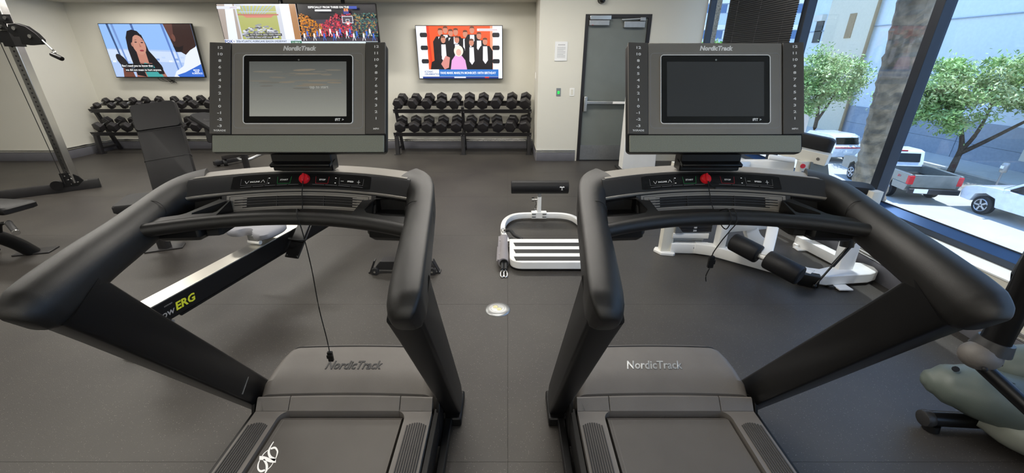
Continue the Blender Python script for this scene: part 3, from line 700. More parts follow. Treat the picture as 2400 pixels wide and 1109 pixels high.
    for sx in (-1, 1):
        tz = lambda y: 1.142+.18*(y-1.09)
        out = [(-.385, 1.060), (-.400, 1.10), (-.395, 1.18), (-.36, 1.25), (-.25, 1.25), (-.242, 1.214), (-.203, 1.206), (-.195, 1.12), (-.26, 1.095)]
        if sx*xc > 0:
            hs_ = [[(-.240, 1.215), (-.288, 1.130), (-.302, 1.119), (-.352, 1.103), (-.366, 1.112), (-.364, 1.18), (-.338, 1.225), (-.25, 1.236)], [(-.214, 1.202), (-.206, 1.198), (-.205, 1.140), (-.212, 1.131), (-.268, 1.122), (-.272, 1.130)]]
        else:
            hs_ = [[(-.366, 1.108), (-.370, 1.16), (-.358, 1.20), (-.336, 1.228), (-.246, 1.238), (-.236, 1.225), (-.226, 1.15), (-.236, 1.133), (-.29, 1.116)]]
        loops = [[(x_*(-sx), y_) for x_, y_ in L_] for L_ in [out]+hs_]
        m = M(); tri = tessellate_polygon([[V((a, b, 0)) for a, b in L_] for L_ in loops])
        allp = [p_ for L_ in loops for p_ in L_]; m.add([X(a, b, tz(b)) for a, b in allp], [tuple(q) for q in tri])
        L_ = loops[0]; k = len(L_); inn = [(a*.93-(-sx)*-.0, 1.12+(b-1.12)*.8) for a, b in L_]
        m.add([X(a, b, tz(b)) for a, b in L_]+[X(a, b, 1.118) for a, b in L_]+[X(a, b, 1.112) for a, b in inn], [(i, (i+1) % k, k+(i+1) % k, k+i) for i in range(k)]+[(k+i, k+(i+1) % k, 2*k+(i+1) % k, 2*k+i) for i in range(k)]+[tuple(range(2*k, 3*k))])
        tr_ = ob('cup_tray', m, m_smooth, t, sm=20)
        cbp = [(-.372, 1.09), (-.378, 1.23), (-.25, 1.24), (-.235, 1.20), (-.245, 1.10)]; cbp = [(u_*-sx, v_) for u_, v_ in cbp]
        cm_ = ((-.31)*-sx, 1.165)
        m = M().loft([[X(u_, v_, 1.125) for u_, v_ in cbp], [X(u_, v_, 1.085) for u_, v_ in cbp], [X(cm_[0]+(u_-cm_[0])*.8, cm_[1]+(v_-cm_[1])*.8, 1.068) for u_, v_ in cbp]]); ob('cup_body', m, m_smooth, tr_, bevel=.008)
        for L_ in loops[1:]:
            k = len(L_); m = M(); m.add([X(a, b, tz(b)+.0002) for a, b in L_]+[X(a, b, 1.078) for a, b in L_], [(i, (i+1) % k, k+(i+1) % k, k+i) for i in range(k)]+[tuple(range(k, 2*k))])
            ob('cup_well', m, m_dark, tr_, sm=20)
    # neck and display
    ob('display_neck', M().bb(xc-.095, xc+.095, 1.285, 1.335, 1.235, 1.31).box((xc, 1.29, 1.262), (.19, .05, .012), (.3, 0, 0)), m_smooth, t, bevel=.004)
    tau = math.radians(23.5); Cc = X(0.006 if xc < 0 else -.002, 1.334, 1.452)
    T = frame(Cc, (1, 0, 0), (0, math.sin(tau), math.cos(tau)), (0, -math.cos(tau), math.sin(tau)))
    W, H = .54, .342
    m = M(T); o_ = rrect(W, H, .014, 5); o2 = rrect(W*.9, H*.8, .014, 5)
    m.loft([[(a, b, -.045) for a, b in o2], [(a, b, -.018) for a, b in o_], [(a, b, -.004) for a, b in o_], [(a*.995, b*.992, 0) for a, b in o_]])
    dp = ob('display_shell', m, m_frame, t, sm=40)
    m = M(T); m.bb(-.2055, .2055, -.1125, .168, 0, .003); ob('face_plate', m, m_silverp, dp, bevel=.001)
    for sx in (-1, 1):
        m = M(T); m.loft([[(sx*.2075, -.1125, .0), (sx*.2075, .168, .0), (sx*.2075, .168, .006), (sx*.2075, -.1125, .006)], [(sx*.2685, -.1125, .0), (sx*.2685, .168, .0), (sx*.2685, .168, .0105), (sx*.2685, -.1125, .0105)]])
        ob('number_strip', m, m_strip, dp, bevel=.001, sm=0)
    m = M(T); m.bb(-.264, .264, -.168, -.1155, 0, .005); ob('speaker_grille', m, m_grille, dp, bevel=.003)
    nm = M(T); zz = lambda x: .0062+(abs(x)-.2075)*.074+.0006
    for i, s_ in enumerate(('12', '10', '8', '6', '5', '4', '3', '2', '1', '0', '-1', '-2', '-3')):
        text(nm, s_, .0108, lambda u, v_, w_, i=i: V((-.238+u, .1515-.0200*i+v_, zz(-.238+u)+w_)), bold=.0003, sx=1.6)
    text(nm, '%GRADE', .0075, lambda u, v_, w_: V((-.238+u, -.1025+v_, zz(-.238+u)+w_)), bold=.0002, sx=1.2); ob('incline_numbers', nm, m_print, dp, sm=0)
    nm = M(T)
    for i in range(12): text(nm, str(12-i), .0108, lambda u, v_, w_, i=i: V((.241+u, .1545-.0200*i+v_, zz(.241+u)+w_)), bold=.0003, sx=1.6)
    ob('speed_numbers', nm, m_print, dp, sm=0); nm = M(T)
    text(nm, 'MPH', .0075, lambda u, v_, w_: V((.241+u, -.0975+v_, zz(.241+u)+w_)), bold=.0002, sx=1.2); ob('unit_label', nm, m_print, dp, sm=0)
    nm = M(T); text(nm, 'NordicTrack', .0192, lambda u, v_, w_: V((u+.002, .1515+v_, .0036)), shear=.22, bold=.0010, sx=.98); ob('logo', nm, m_print, dp, sm=0)
    def ring(w_, h_, r, th, z0, z1, y, mm):
        a, b = rrect(w_, h_, r, 6), rrect(w_-2*th, h_-2*th, max(.001, r-th), 6)
        mm.loft([[(p_, q+y, z0) for p_, q in a], [(p_, q+y, z1) for p_, q in a], [(p_, q+y, z1) for p_, q in b], [(p_, q+y, z0) for p_, q in b]], cap=False, closed=True); return mm
    ob('outline', ring(.398, .232, .012, .0011, .0028, .0035, .022, M(T)), m_gprint, dp, sm=0)
    m = M(T); m.loft([[(a, b+.025, .002) for a, b in rrect(.335, .210, .009, 5)], [(a, b+.025, .0052) for a, b in rrect(.335, .210, .009, 5)]]); tb = ob('tablet', m, m_glassk, dp, sm=30)
    ob('tablet_rim', ring(.338, .213, .010, .0022, .002, .0064, .025, M(T)), m_print, tb)
    ob('webcam', M(T).cyl((.002, .1155, .0050), (.002, .1155, .0058), .0028), m_steel, tb)
    nm = M(T); text(nm, 'iFIT', .0110, lambda u, v_, w_: V((.122+u, -.0685+v_, .0056)), bold=.0004); text(nm, '>', .0110, lambda u, v_, w_: V((.138+u, -.0685+v_, .0056)), bold=.0002); ob('logo', nm, m_print, tb, sm=0)
    p = Pic(frame(T @ V((-.149, -.058, .0054)), (.298, 0, 0), (T.to_3x3() @ V((0, .298, 0))), (T.to_3x3() @ V((0, 0, 1)))))
    hh = .168/.298
    if lit:
        for i in range(28):
            f = i/28; g = 0x62+int(0x3a*abs(f-.0)) ; q = 1-f
            base = (84+58*q, 86+56*q, 84+50*q)  # lit picture; reflection and haze are painted into its grey
            p.poly([(0, hh*f), (1, hh*f), (1, hh*(f+1/28)), (0, hh*(f+1/28))], '%02x%02x%02x' % tuple(int(v_) for v_ in base))
        rnd = random.Random(3)
        for i in range(26):
            x, y = rnd.random()*.8+.1, hh*(.5+.38*rnd.random()); a = .05+.10*rnd.random()
            p.ell(x, y, min(a, x, 1-x), .004+.007*rnd.random(), rnd.choice(('67665f', '726d62', '7a7264', '6a6963', '736e63')), 12, rnd.uniform(-.04, .04))
        p.txt('tap to start', .72, hh*.53, .042, 'a8a8a0')
    else:
        p.rect(0, 0, 1, hh, '2e3133')  # ceiling reflection put in as a grey glow on the blank screen
    ob('screen', p, m_lcd_on if lit else m_lcd_off, tb, sm=0)
    # safety cord with clip
    m = M(); k0 = c_+nn*.016
    bx = 0.0 if xc < 0 else .035
    if xc < 0:
        pth = [k0, k0+V((.002, -.012, -.02)), X(.006, 1.236, 1.176), X(.012, 1.205, 1.130), X(.022, 1.165, 1.148), X(.034, 1.135, 1.158), X(.045, 1.108, 1.143), X(.052, 1.106, 1.10), X(.055, 1.108, .98), X(.052, 1.108, .84), X(.056, 1.108, .72), X(.056, 1.108, .665)]
        e = pth[-1]
    else:
        pth = [k0, k0+V((.002, -.012, -.02)), X(-.008, 1.236, 1.176), X(-.002, 1.20, 1.132), X(.004, 1.165, 1.148), X(.006, 1.135, 1.158), X(.004, 1.108, 1.138), X(.0, 1.115, 1.105), X(.0, 1.15, 1.108), X(.010, 1.160, 1.135), X(.020, 1.135, 1.160), X(.020, 1.106, 1.132), X(.008, 1.110, 1.10), X(-.006, 1.110, 1.075), X(-.018, 1.110, 1.05), X(-.026, 1.110, 1.03), X(-.027, 1.110, 1.018)]
        e = pth[-1]
        m.tube(smoothpath([k0, k0+V((.006, -.01, -.018)), k0+V((.022, -.014, -.030))], 4), .0014, 6); m.sph(k0+V((.024, -.014, -.031)), .004)
        m.tube(smoothpath([e+V((-.0, 0, -.04)), e+V((-.006, 0, -.065)), e+V((-.002, 0, -.085))], 4), .0016, 6)
    m.tube(smoothpath(pth, 6), .0016, 6); cdn = ob('safety_cord', m, m_cord, t, sm=60)
    ob('cord_clip', M().box(e+V((0, 0, -.018)), (.016, .010, .038)).box(e+V((0, -.006, -.016)), (.020, .003, .014)).sph(e, .0045), m_smooth, cdn, bevel=.001)
    return t
def lcd(name, st, rough):
    m = picmat(name, st, rough); m.node_tree.nodes['Principled BSDF'].inputs['Coat Weight'].default_value = .6
    return m
m_lcd_on = lcd('hazy_lit_lcd', .9, .12); m_lcd_off = lcd('sleeping_lcd_sheen', .6, .08)
tl = treadmill(-.65, 'left treadmill, grey lit screen and white emblem on its belt', True)
tr2 = treadmill(.64, 'right treadmill, dark blank screen, nearest the windows', False)

# ------------------------------------------------------------------ dumbbell racks
def rack(x0, y, label):
    t = thing('dumbbell_rack', (x0+1.175, y, 0), label, 'rack', 'two tier dumbbell racks')
    xs_ = (x0, x0+1.175, x0+2.35)
    for i, x in enumerate(xs_):
        m = M().beam((x, y, .0), (x, y+.035, .36), .065, .065, .004)
        lg = ob('front_leg', m, m_rack, t)
        ob('foot_plate', M().bb(x-.055, x+.055, y-.05, y+.05, 0, .008), m_rack, lg)
        m = M().beam((x, y+.16, .80), (x, y+.40, .01), .05, .06, .004)
        ob('rear_leg', m, m_rack, t); ob('side_brace', M().beam((x, y+.02, .10), (x, y+.36, .10), .035, .04, .003).beam((x, y+.03, .33), (x, y+.28, .43), .035, .04, .003), m_rack, t)
    for yy, zz_ in ((y+.0, .345), (y+.127, .725)):
        for k in (0, 1):
            a, b = xs_[k]-(.04 if k == 0 else -.0), xs_[k+1]+(.04 if k == 1 else 0)
            T = Matrix.Translation(((a+b)/2, yy, zz_)) @ Euler((math.radians(23), 0, 0)).to_matrix().to_4x4(); L = (b-a)/2-.004
            m = M(T).bb(-L, L, -.01, .05, -.02, -.004).bb(-L, L, -.014, -.008, -.02, .05)
            m.bb(-L, L, .24, .31, -.02, -.004).bb(-L, L, .308, .314, -.02, .04)
            sh = ob('shelf_rail', m, m_rack, t, sm=0)
            for q in (-L+.02, L-.02): ob('bolt', M(T).cyl((q, -.014, 0), (q, -.020, 0), .010, n=8), m_steel, sh)
    return t
def dumbbell(r, hl, gap, name='dumbbell'):
    t = bpy.data.objects.new(name, None); C.objects.link(t)
    def head(y):
        m = M(); s_ = 1 if y > 0 else -1
        prof = [(y-s_*hl/2, .80), (y-s_*hl*.36, 1.0), (y+s_*hl*.36, 1.0), (y+s_*hl/2, .80)]
        m.loft([[V((r*k*math.sin(2*PI*i/6), yy, r*k*math.cos(2*PI*i/6))) for i in range(6)] for yy, k in prof])
        ob('weight_head', m, m_dumb, t, local=True, sm=0, bevel=.003, seg=1)
    head(gap/2+hl/2); head(-gap/2-hl/2)
    m = M().tube([(0, -gap/2, 0), (0, -gap*.3, 0), (0, 0, 0), (0, gap*.3, 0), (0, gap/2, 0)], [.013, .014, .017, .014, .013], 10)
    ob('handle', m, m_chrome, t, local=True, sm=60)
    return t
ORD = ['first', 'second', 'third', 'fourth', 'fifth', 'sixth', 'seventh', 'eighth', 'ninth', 'tenth']
rack(-1.97, 7.373, 'black two tier dumbbell rack under the right television, holding large dumbbells')
rack(-7.345, 7.43, 'black two tier dumbbell rack under the left television, partly hidden by the bench')
rr_ = random.Random(5)
def fill(x0, y, zlo, rs, tier, side, dx=.2465, xo=None):
    for i in range(10):
        r = rs[i]; hl = .078+.40*(r-.05); gap = .105
        d = dumbbell(r, hl, gap)
        d.location = (x0+dx*i+(xo[i] if xo else rr_.uniform(-.012, .012)), y+.155, zlo+r*.93+.072)
        d.rotation_mode = 'ZXY'
        d.rotation_euler = (math.radians(23), math.radians(rr_.choice((0, 8, 15, 24, -10, 30))), math.radians(rr_.uniform(-3, 3)))
        d['label'] = 'black hexagonal dumbbell, %s from the left on the %s shelf of the %s rack' % (ORD[i], tier, side); d['category'] = 'dumbbell'
        d['group'] = 'hexagonal dumbbells on the %s rack' % side
fill(-1.905, 7.373+.127, .725, [.099+.0007*i for i in range(10)], 'upper', 'right')
fill(-1.905, 7.373, .345, [.103+.0010*i for i in range(10)], 'lower', 'right')
fill(-7.27, 7.43+.127, .725, [.055+.0035*i for i in range(10)], 'upper', 'left')
fill(-7.27, 7.43, .345, [.090+.0008*i for i in range(10)], 'lower', 'left')

# ------------------------------------------------------------------ benches and left side machines
def pad(m, c, L, Wd, th, T=None, r=.03):
    rg = []
    for z, k in ((-th/2, .94), (-th/2+.012, 1), (th/2-.014, 1), (th/2, .95)): rg.append([(c[0]+a*(1 if k == 1 else k), c[1]+b*(1 if k == 1 else k), c[2]+z) for a, b in rrect(Wd, L, r, 4)])
    return m.loft(rg)
t = thing('adjustable_bench', (-3.08, 3.34, 0), 'upright black padded adjustable bench standing in front of the left dumbbell rack', 'bench')
yaw = .42
fw = V((-math.sin(yaw), math.cos(yaw), 0)); rt = V((math.cos(yaw), math.sin(yaw), 0)); O = V((-3.08, 3.36, 0))
top = V((-3.235, 3.93, 1.17)); bot = V((-2.965, 3.56, .50)); ax = (top-bot); L = ax.length; ax.normalize()
rt2 = (rt-ax*rt.dot(ax)).normalized(); nn = ax.cross(rt2)*1
if nn.y > 0: nn = -nn
T = frame((top+bot)/2, rt2, ax, nn)
bp_ = ob('back_pad', pad(M(T), (0, 0, 0), L+.05, .34, .07), m_vinyl, t, sm=40)
for s_ in (.16, -.12): ob('seam_piping', M(T).tube([(a, s_, b) for a, b in rrect(.344, .074, .02, 3)], .003, 5, closed=True), m_hub, bp_)
ob('head_cushion', pad(M(T), (0, .29, .008), .26, .345, .085), m_vinyl, t, sm=40)
T = frame(O+fw*.02+V((0, 0, .44)), rt, fw, (0, 0, 1))
ob('seat_pad', pad(M(T), (0, 0, 0), .38, .40, .07), m_vinyl, t, sm=40)
ob('front_post', M().beam(O+V((0, 0, .0)), O+V((0, 0, .41)), .09, .06, .01, up=(0, 1, 0)), m_rack, t)
ob('foot_plate', M(frame(O, rt, fw, (0, 0, 1))).bb(-.14, .14, -.06, .06, 0, .012), m_rack, t, bevel=.003)
ob('main_beam', M().beam(O+V((0, 0, .36)), O+fw*.95+V((0, 0, .12)), .06, .08, .006), m_rack, t)
ob('rear_foot', M().beam(O+fw*.98-rt*.28+V((0, 0, .05)), O+fw*.98+rt*.28+V((0, 0, .05)), .06, .06, .006), m_rack, t)
arc = [O+fw*(.42+.40*math.sin(a))+rt*.03+V((0, 0, .22+.38*math.cos(a)*.9)) for a in [i*.13-.1 for i in range(13)]]
la = ob('ladder_arc', M().sweep(arc, (.012, .055), .003, 2), m_rack, t)
for i in range(1, 12, 2): ob('peg_hole', M().cyl(arc[i]+rt*.006, arc[i]+rt*.009, .009, n=8), m_steel, la)
ob('pop_pin', M().sph(O+V((-.085, -.02, .12)), .02).cyl(O+V((-.085, -.02, .12)), O+V((-.03, 0, .12)), .008), m_chrome, t)

t = thing('second_bench', (-4.2, 6.0, 0), 'low black bench with curved chrome handle, half hidden behind the left console', 'bench'); t.name = 'weight_bench'
ob('back_pad', pad(M(frame((-3.85, 5.62, .70), V((.86, .5, 0)), V((.15, -.26, -.95)).normalized()*-1, V((-.48, .82, .30)).normalized()*1)), (0, 0, 0), .30, .34, .06), m_vinyl, t, sm=40)
ob('long_pad', pad(M(frame((-3.80, 5.55, .74), V((.45, .89, 0)), V((.84, -.43, -.33)), V((.30, -.15, .94)))), (0, 0, 0), .9, .28, .06, r=.10), m_vinyl, t, sm=40)
ob('frame_beam', M().beam((-4.55, 6.55, .12), (-3.6, 5.9, .35), .06, .06).beam((-4.62, 6.4, .06), (-4.35, 6.85, .06), .06, .06).beam((-3.7, 5.75, .0), (-3.7, 5.75, .60), .06, .06, up=(0, 1, 0)), m_rack, t)
ob('curved_handle', M().tube(smoothpath([(-4.35, 6.60, .14), (-4.22, 6.42, .12), (-4.08, 6.42, .12), (-3.98, 6.62, .16), (-3.9, 6.75, .16)], 5), .022, 10), m_steel, t, label='curved chrome transport handle')
for dx in (0, .12): ob('wheel', M().cyl((-4.66+dx, 6.5, .05), (-4.62+dx, 6.53, .05), .05), m_rub, t)

t = thing('wheeled_bench', (-.82, 2.95, 0), 'black bench on a small wheeled foot behind the inner arm of the left treadmill', 'bench')
ob('rear_foot', M().prism([(-1.06, .035), (-1.0, .11), (-.64, .11), (-.58, .035)], lambda u, v_, d: V((u, d, v_)), 2.88, 2.97), m_rack, t, bevel=.003)
for sx in (-1, 1):
    ob('foot_tab', M().bb(-.82+sx*.24, -.82+sx*.285, 2.885, 2.945, .0, .012).box((-.82+sx*.25, 2.91, .06), (.01, .05, .11), (0, sx*-.4, 0)), m_rack, t, bevel=.002)
    w_ = ob('wheel', M().cyl((-.82+sx*.225, 2.855, .03), (-.82+sx*.225, 2.88, .03), .03), m_rub, t); ob('hub_bolt', M().cyl((-.82+sx*.225, 2.85, .03), (-.82+sx*.225, 2.855, .03), .009, n=8), m_chrome, w_)
ob('post', M().beam((-.82, 2.95, .09), (-.82, 3.0, .39), .035, .05, up=(0, 1, 0)), m_rack, t)
ob('post_pin', M().sph((-.86, 2.93, .17), .016), m_chrome, t)
ob('main_beam', M().beam((-.82, 3.0, .36), (-.84, 3.55, .36), .06, .06).beam((-.84, 3.5, 0), (-.84, 3.5, .36), .06, .06, up=(0, 1, 0)), m_rack, t)
ob('seat_pad', pad(M(), (-.83, 3.28, .425), .62, .24, .06), m_vinyl, t, sm=40)

t = thing('padded_machine', (-4.3, 3.2, 0), 'black padded leg machine with a curved foot, cut off by the left edge', 'machine')
T = frame((-4.42, 3.30, .445), V((.96, -.12, 0)), V((.12, .96, 0)), (0, 0, 1))
ob('seat_pad', pad(M(T), (0, -.05, 0), .24, .92, .06), m_vinyl, t, sm=40)
ob('curved_leg', M().tube(smoothpath([(-4.17, 3.27, .0), (-4.19, 3.20, .12), (-4.20, 3.08, .25), (-4.26, 3.0, .30), (-4.4, 2.98, .31), (-4.7, 2.98, .31), (-4.95, 3.0, .28)], 5), .052, 14), m_frame, t, sm=60)
ob('floor_plate', M(frame((-4.17, 3.29, 0), V((.96, .28, 0)), V((-.28, .96, 0)), (0, 0, 1))).bb(-.13, .13, -.07, .07, 0, .012), m_rack, t, bevel=.003)
ob('seat_post', M().beam((-4.5, 3.25, .02), (-4.5, 3.25, .43), .07, .07, up=(0, 1, 0)).beam((-4.5, 3.25, .3), (-4.6, 3.0, .3), .06, .06), m_frame, t)
gp = [(-4.14, 3.10, .27), (-4.08, 3.08, .345), (-3.99, 3.06, .362)]
hb = ob('handle_bar', M().tube(smoothpath(gp, 5), .013, 8), m_frame, t)
ob('grip', M().tube([(-3.985, 3.06, .36), (-3.86, 2.98, .315)], .022, 12), m_rub, hb); ob('grip_cap', M().cyl((-3.862, 2.981, .316), (-3.855, 2.976, .313), .024), m_chrome, hb); ob('grip_cap', M().cyl((-3.99, 3.063, .362), (-3.982, 3.058, .36), .024), m_chrome, hb)

t = thing('cable_machine', (-5.7, 5.1, 0), 'tall cable pulley machine with polished post at the left edge', 'machine')
ob('base_beam', M().beam((-6.5, 4.46, .055), (-5.47, 5.30, .055), .08, .11, .004), m_rack, t)
ob('end_cap', M().beam((-5.52, 5.26, .056), (-5.44, 5.325, .056), .086, .116, .004), m_rub, t)
px_, py_ = -5.62, 5.18
ps = ob('polished_post', M().bb(px_-.045, px_+.045, py_-.045, py_+.045, .1, 2.6), m_chrome, t, bevel=.005, label='polished steel post')
for i in range(44): ob('post_hole', M().cyl((px_+.0, py_-.0455, .25+.05*i), (px_+.0, py_-.0465, .25+.05*i), .010, n=10), m_dark, ps)
gs = M().prism([(-.06, -.06), (.06, -.06), (.13, .0), (.10, .06), (.03, .12), (-.06, .12)], lambda u, v_, d: V((px_+u*.77, py_+u*.64+d, .12+v_)), -.062, -.052)
gp_ = ob('gusset_plate', gs, m_frame, t)
for u, v_ in ((-.02, .08), (.0, .03), (.01, -.03), (.08, -.01)): ob('bolt', M().cyl((px_+u*.77, py_+u*.64-.062, .12+v_), (px_+u*.77, py_+u*.64-.07, .12+v_), .010, n=8), m_chrome, gp_)
cg = ob('pulley_carriage', M().bb(px_-.06, px_+.06, py_-.07, py_+.06, 1.70, 1.86).bb(px_-.15, px_-.06, py_-.07, py_-.055, 1.74, 1.87), m_frame, t, bevel=.003)
for z in (1.76, 1.785, 1.81, 1.835, 1.86): ob('rivet', M().cyl((px_-.135, py_-.07, z), (px_-.135, py_-.074, z), .009, n=8), m_chrome, cg)
tp = ob('top_bracket', M().bb(px_-.20, px_+.14, py_-.07, py_-.055, 1.93, 2.02).bb(px_-.06, px_+.05, py_-.075, py_-.06, 1.87, 1.95), m_frame, t)
for u, v_ in ((-.12, 1.98), (-.0, 1.975), (.09, 1.985), (.0, 1.90)): ob('bolt', M().cyl((px_+u, py_-.072, v_), (px_+u, py_-.082, v_), .018, n=10), m_chrome, tp)
ob('pull_bar', M().tube([(-6.1, 5.0, 2.05), (-5.52, 4.98, 1.855)], .018, 10), m_rub, t)
pl = [(-.17, -.01), (-.13, .06), (-.05, .07), (.05, .04), (.13, -.03), (.17, -.09), (.16, -.14), (.02, -.15), (-.07, -.14), (-.06, -.06), (-.12, -.06)]
pa = ob('pulley_arm', M().prism(pl, lambda u, v_, d: V((-5.34+u, 5.05+d, 1.86+v_)), 0, .05), m_frame, t, bevel=.004)
for u, v_ in ((-.08, .02), (.06, -.06)): ob('bolt', M().cyl((-5.34+u, 5.05, 1.86+v_), (-5.34+u, 5.042, 1.86+v_), .02, n=10), m_chrome, pa)
cbm = M().tube([(-5.17, 5.06, 1.76), (-5.06, 5.02, 1.66)], .009, 8); ob('cable_end', cbm, m_steel, t); 
hk = ob('snap_hook', M().tube(smoothpath([(-5.06, 5.02, 1.665), (-5.03, 5.01, 1.65), (-5.03, 5.01, 1.62), (-5.06, 5.02, 1.63)], 4, True), .006, 6, closed=True), m_chrome, t)
ob('rubber_stopper', M().capsule((-5.09, 5.02, 1.62), (-4.97, 5.0, 1.57), .025, 12), m_smooth, hk)
ob('cable', M().tube([(px_-.13, py_-.03, 1.74), (px_-.02, py_-.10, .10)], .004, 6), m_cord, t); ob('floor_pulley', M().cyl((-5.72, 5.06, .10), (-5.69, 5.02, .10), .06), m_smooth, t)
gd = ob('stack_guard', M().beam((-6.15, 4.62, .08), (-6.15, 4.62, 2.3), .16, .02, up=(.64, .77, 0)).beam((-6.35, 4.45, .08), (-6.35, 4.45, 2.3), .05, .02, up=(.64, .77, 0)), m_frame, t)
for q in ((-6.09, 4.64, .12), (-6.22, 4.52, .12)): ob('bolt', M().cyl(q, V(q)+V((.02, -.03, 0)), .014, n=8), m_chrome, gd)
for i in range(8): ob('weight_plate', M().bb(-6.42, -6.24, 4.48, 4.62, .12+.05*i, .165+.05*i), m_rack, t, bevel=.003)

# ------------------------------------------------------------------ rowing machine
t = thing('rowing_machine', (-1.8, 2.5, 0), 'rowing machine with steel rail and grey seat behind the left treadmill', 'rowing machine')
ra, rb = V((-1.975, 1.80, .345)), V((-1.343, 4.04, .433))
rd = (rb-ra).normalized(); rs_ = rd.cross(V((0, 0, 1))).normalized(); ru = rs_.cross(rd)
def RT(d): return frame(ra+rd*d, rd, -rs_, ru)
LR = (rb-ra).length
TR = frame(ra, rs_, rd, ru)
rl = ob('rail', M(TR).bb(-.055, .055, 0, LR, -.125, -.003), m_smooth, t, bevel=.004)
ob('rail_track', M(TR).bb(-.057, .057, 0, LR, -.004, .003), mat('aluminium_rail', 'cfccc3', .34, 1, var=.03), rl, bevel=.001, label='bright steel track on top')
def side(d, h_): return lambda u, v_, w_: TR @ V((.0562+w_, d+u, h_+v_))
m = M(); text(m, 'Row', .056, side(.125, -.078), shear=.2, bold=.0007); ob('side_logo', m, m_gprint, rl, sm=0, label='grey lettering')
m = M(); text(m, 'ERG', .064, side(.245, -.072), shear=.2, bold=.0022); ob('side_logo', m, m_yel, rl, sm=0, label='lime green lettering')
m = M(); text(m, 'concept', .014, side(.16, -.034), shear=.2); ob('side_logo', m, m_gprint, rl, sm=0)
ob('rail_bolt', M(TR).cyl((.055, .14, -.132), (.07, .14, -.132), .012, n=10), m_chrome, rl)
ob('lower_lip', M(TR).bb(.045, .06, .2, LR, -.135, -.125), m_frame, rl)
# seat shape: two lobes with a notch toward the rear
out = [(-.15, -.09), (-.115, -.115), (-.06, -.105), (-.035, -.075), (0, -.062), (.035, -.075), (.06, -.105), (.115, -.115), (.15, -.09), (.165, -.02), (.155, .06), (.10, .10), (0, .12), (-.10, .10), (-.155, .06), (-.165, -.02)]
so = [(p_.x*1.12, p_.y*1.12) for p_ in smoothpath([V((a, b, 0)) for a, b in out], 4, True)]
TS = frame(ra+rd*.90+ru*.075-rs_*.01, rs_, rd, ru)
ob('seat', M(TS).loft([[(a*.94, b*.92, 0) for a, b in so], [(a, b, .012) for a, b in so], [(a, b, .04) for a, b in so], [(a*.93, b*.9, .052) for a, b in so]]), m_seat, t, sm=50)
ob('seat_carriage', M(TS).bb(-.045, .045, -.07, .08, -.055, .0), m_steel, t, bevel=.006)
for yy in (-.06, .07): ob('seat_roller', M(TS).cyl((-.05, yy, -.052), (.05, yy, -.052), .014), m_print, t, label='white roller')
for sx in (-1, 1):
    T = TR @ Matrix.Translation((sx*.145-.02, 1.10, -.04)) @ Euler((math.radians(42), 0, 0)).to_matrix().to_4x4()
    fp_ = ob('footplate', M(T).bb(-.06, .06, -.17, .17, -.012, 0), m_smooth, t, bevel=.006)
    ob('heel_cup', M(T).bb(-.05, .05, -.04, .14, .001, .012), m_hub, fp_, bevel=.004)
    ob('foot_strap', M(T).tube(smoothpath([(-.065, -.02, 0), (-.05, -.04, .04), (0, -.05, .06), (.05, -.04, .04), (.065, -.02, 0)], 4), .006, 6), m_cord, fp_)
    for u in (-.045, .045): ob('rivet', M(T).cyl((u, -.155, 0), (u, -.155, .003), .006, n=8), m_chrome, fp_)
ob('front_leg', M(TR).bb(-.3, .3, LR-.05, LR+.0, -.40, -.35).bb(-.03, .03, LR-.04, LR, -.38, -.1), m_frame, t, bevel=.004)
ob('rear_leg', M(TR).bb(-.03, .03, .05, .09, -.33, -.1), m_frame, t)
ob('rear_foot', M().beam(V((-2.20, 1.92, .022)), V((-1.78, 1.80, .022)), .05, .044), m_frame, t)
ob('flywheel_cage', M(TR).cyl((-.06, LR+.02, -.05), (.06, LR+.02, -.05), .13, n=28), m_smooth, t, sm=30)

# ------------------------------------------------------------------ sit-up platform with roller, and the rolled band kit
t = thing('floor_anchor_platform', (.37, 3.5, 0), 'white steel floor platform with three grip strips and a black foot roller', 'exercise platform')
fr2 = smoothpath([(.0, 3.36, .045), (-.045, 3.62, .045), (-.035, 3.86, .045), (.03, 4.02, .045), (.14, 4.09, .045), (.36, 4.10, .045), (.56, 4.09, .045), (.67, 4.02, .045), (.73, 3.86, .045), (.75, 3.62, .045), (.755, 3.36, .045)], 5)
ob('frame_loop', M().sweep(fr2, (.045, .055), .006, 2), m_white, t, sm=40)
po = [(.015, 3.355), (.015, 3.12)]+[(.115+.10*math.cos(a), 3.02+.10*math.sin(a)) for a in [PI+PI/2*i/6 for i in range(7)]]+[(.67+.10*math.cos(a), 3.02+.10*math.sin(a)) for a in [1.5*PI+PI/2*i/6 for i in range(7)]]+[(.77, 3.12), (.77, 3.355)]
ob('platform', M().prism([(a, b) for a, b in po][::-1], lambda u, v_, d: V((u, v_, d)), .02, .085), m_white, t, bevel=.006)
ob('platform_lip', M().bb(.015, .77, 3.35, 3.375, .03, .088), m_white, t, bevel=.004)
for k in range(3): ob('grip_strip', M().prism([(.065, 0), (.050, .070), (.74, .070), (.73, 0)], lambda u, v_, d, k=k: V((u, 2.945+.139*k+v_, d)), .0855, .088), m_rub, t, sm=0)
ob('hinge', M().bb(.0, .03, 3.36, 3.40, .03, .07), m_chrome, t); ob('hinge', M().bb(.735, .77, 3.36, 3.45, .05, .09), m_white, t, bevel=.004)
cl_ = ob('post_clamp', M().bb(.25, .41, 4.07, 4.135, .055, .085).bb(.25, .41, 4.065, 4.075, .02, .085), m_white, t, bevel=.003)
for x in (.275, .385):
    for z in (.04, .07): ob('bolt_slot', M().bb(x-.02, x+.02, 4.060, 4.065, z-.006, z+.006), m_steel, cl_)
ob('upright_tube', M().beam((.33, 4.10, .05), (.33, 4.10, .25), .042, .042, up=(0, 1, 0)), m_white, t)
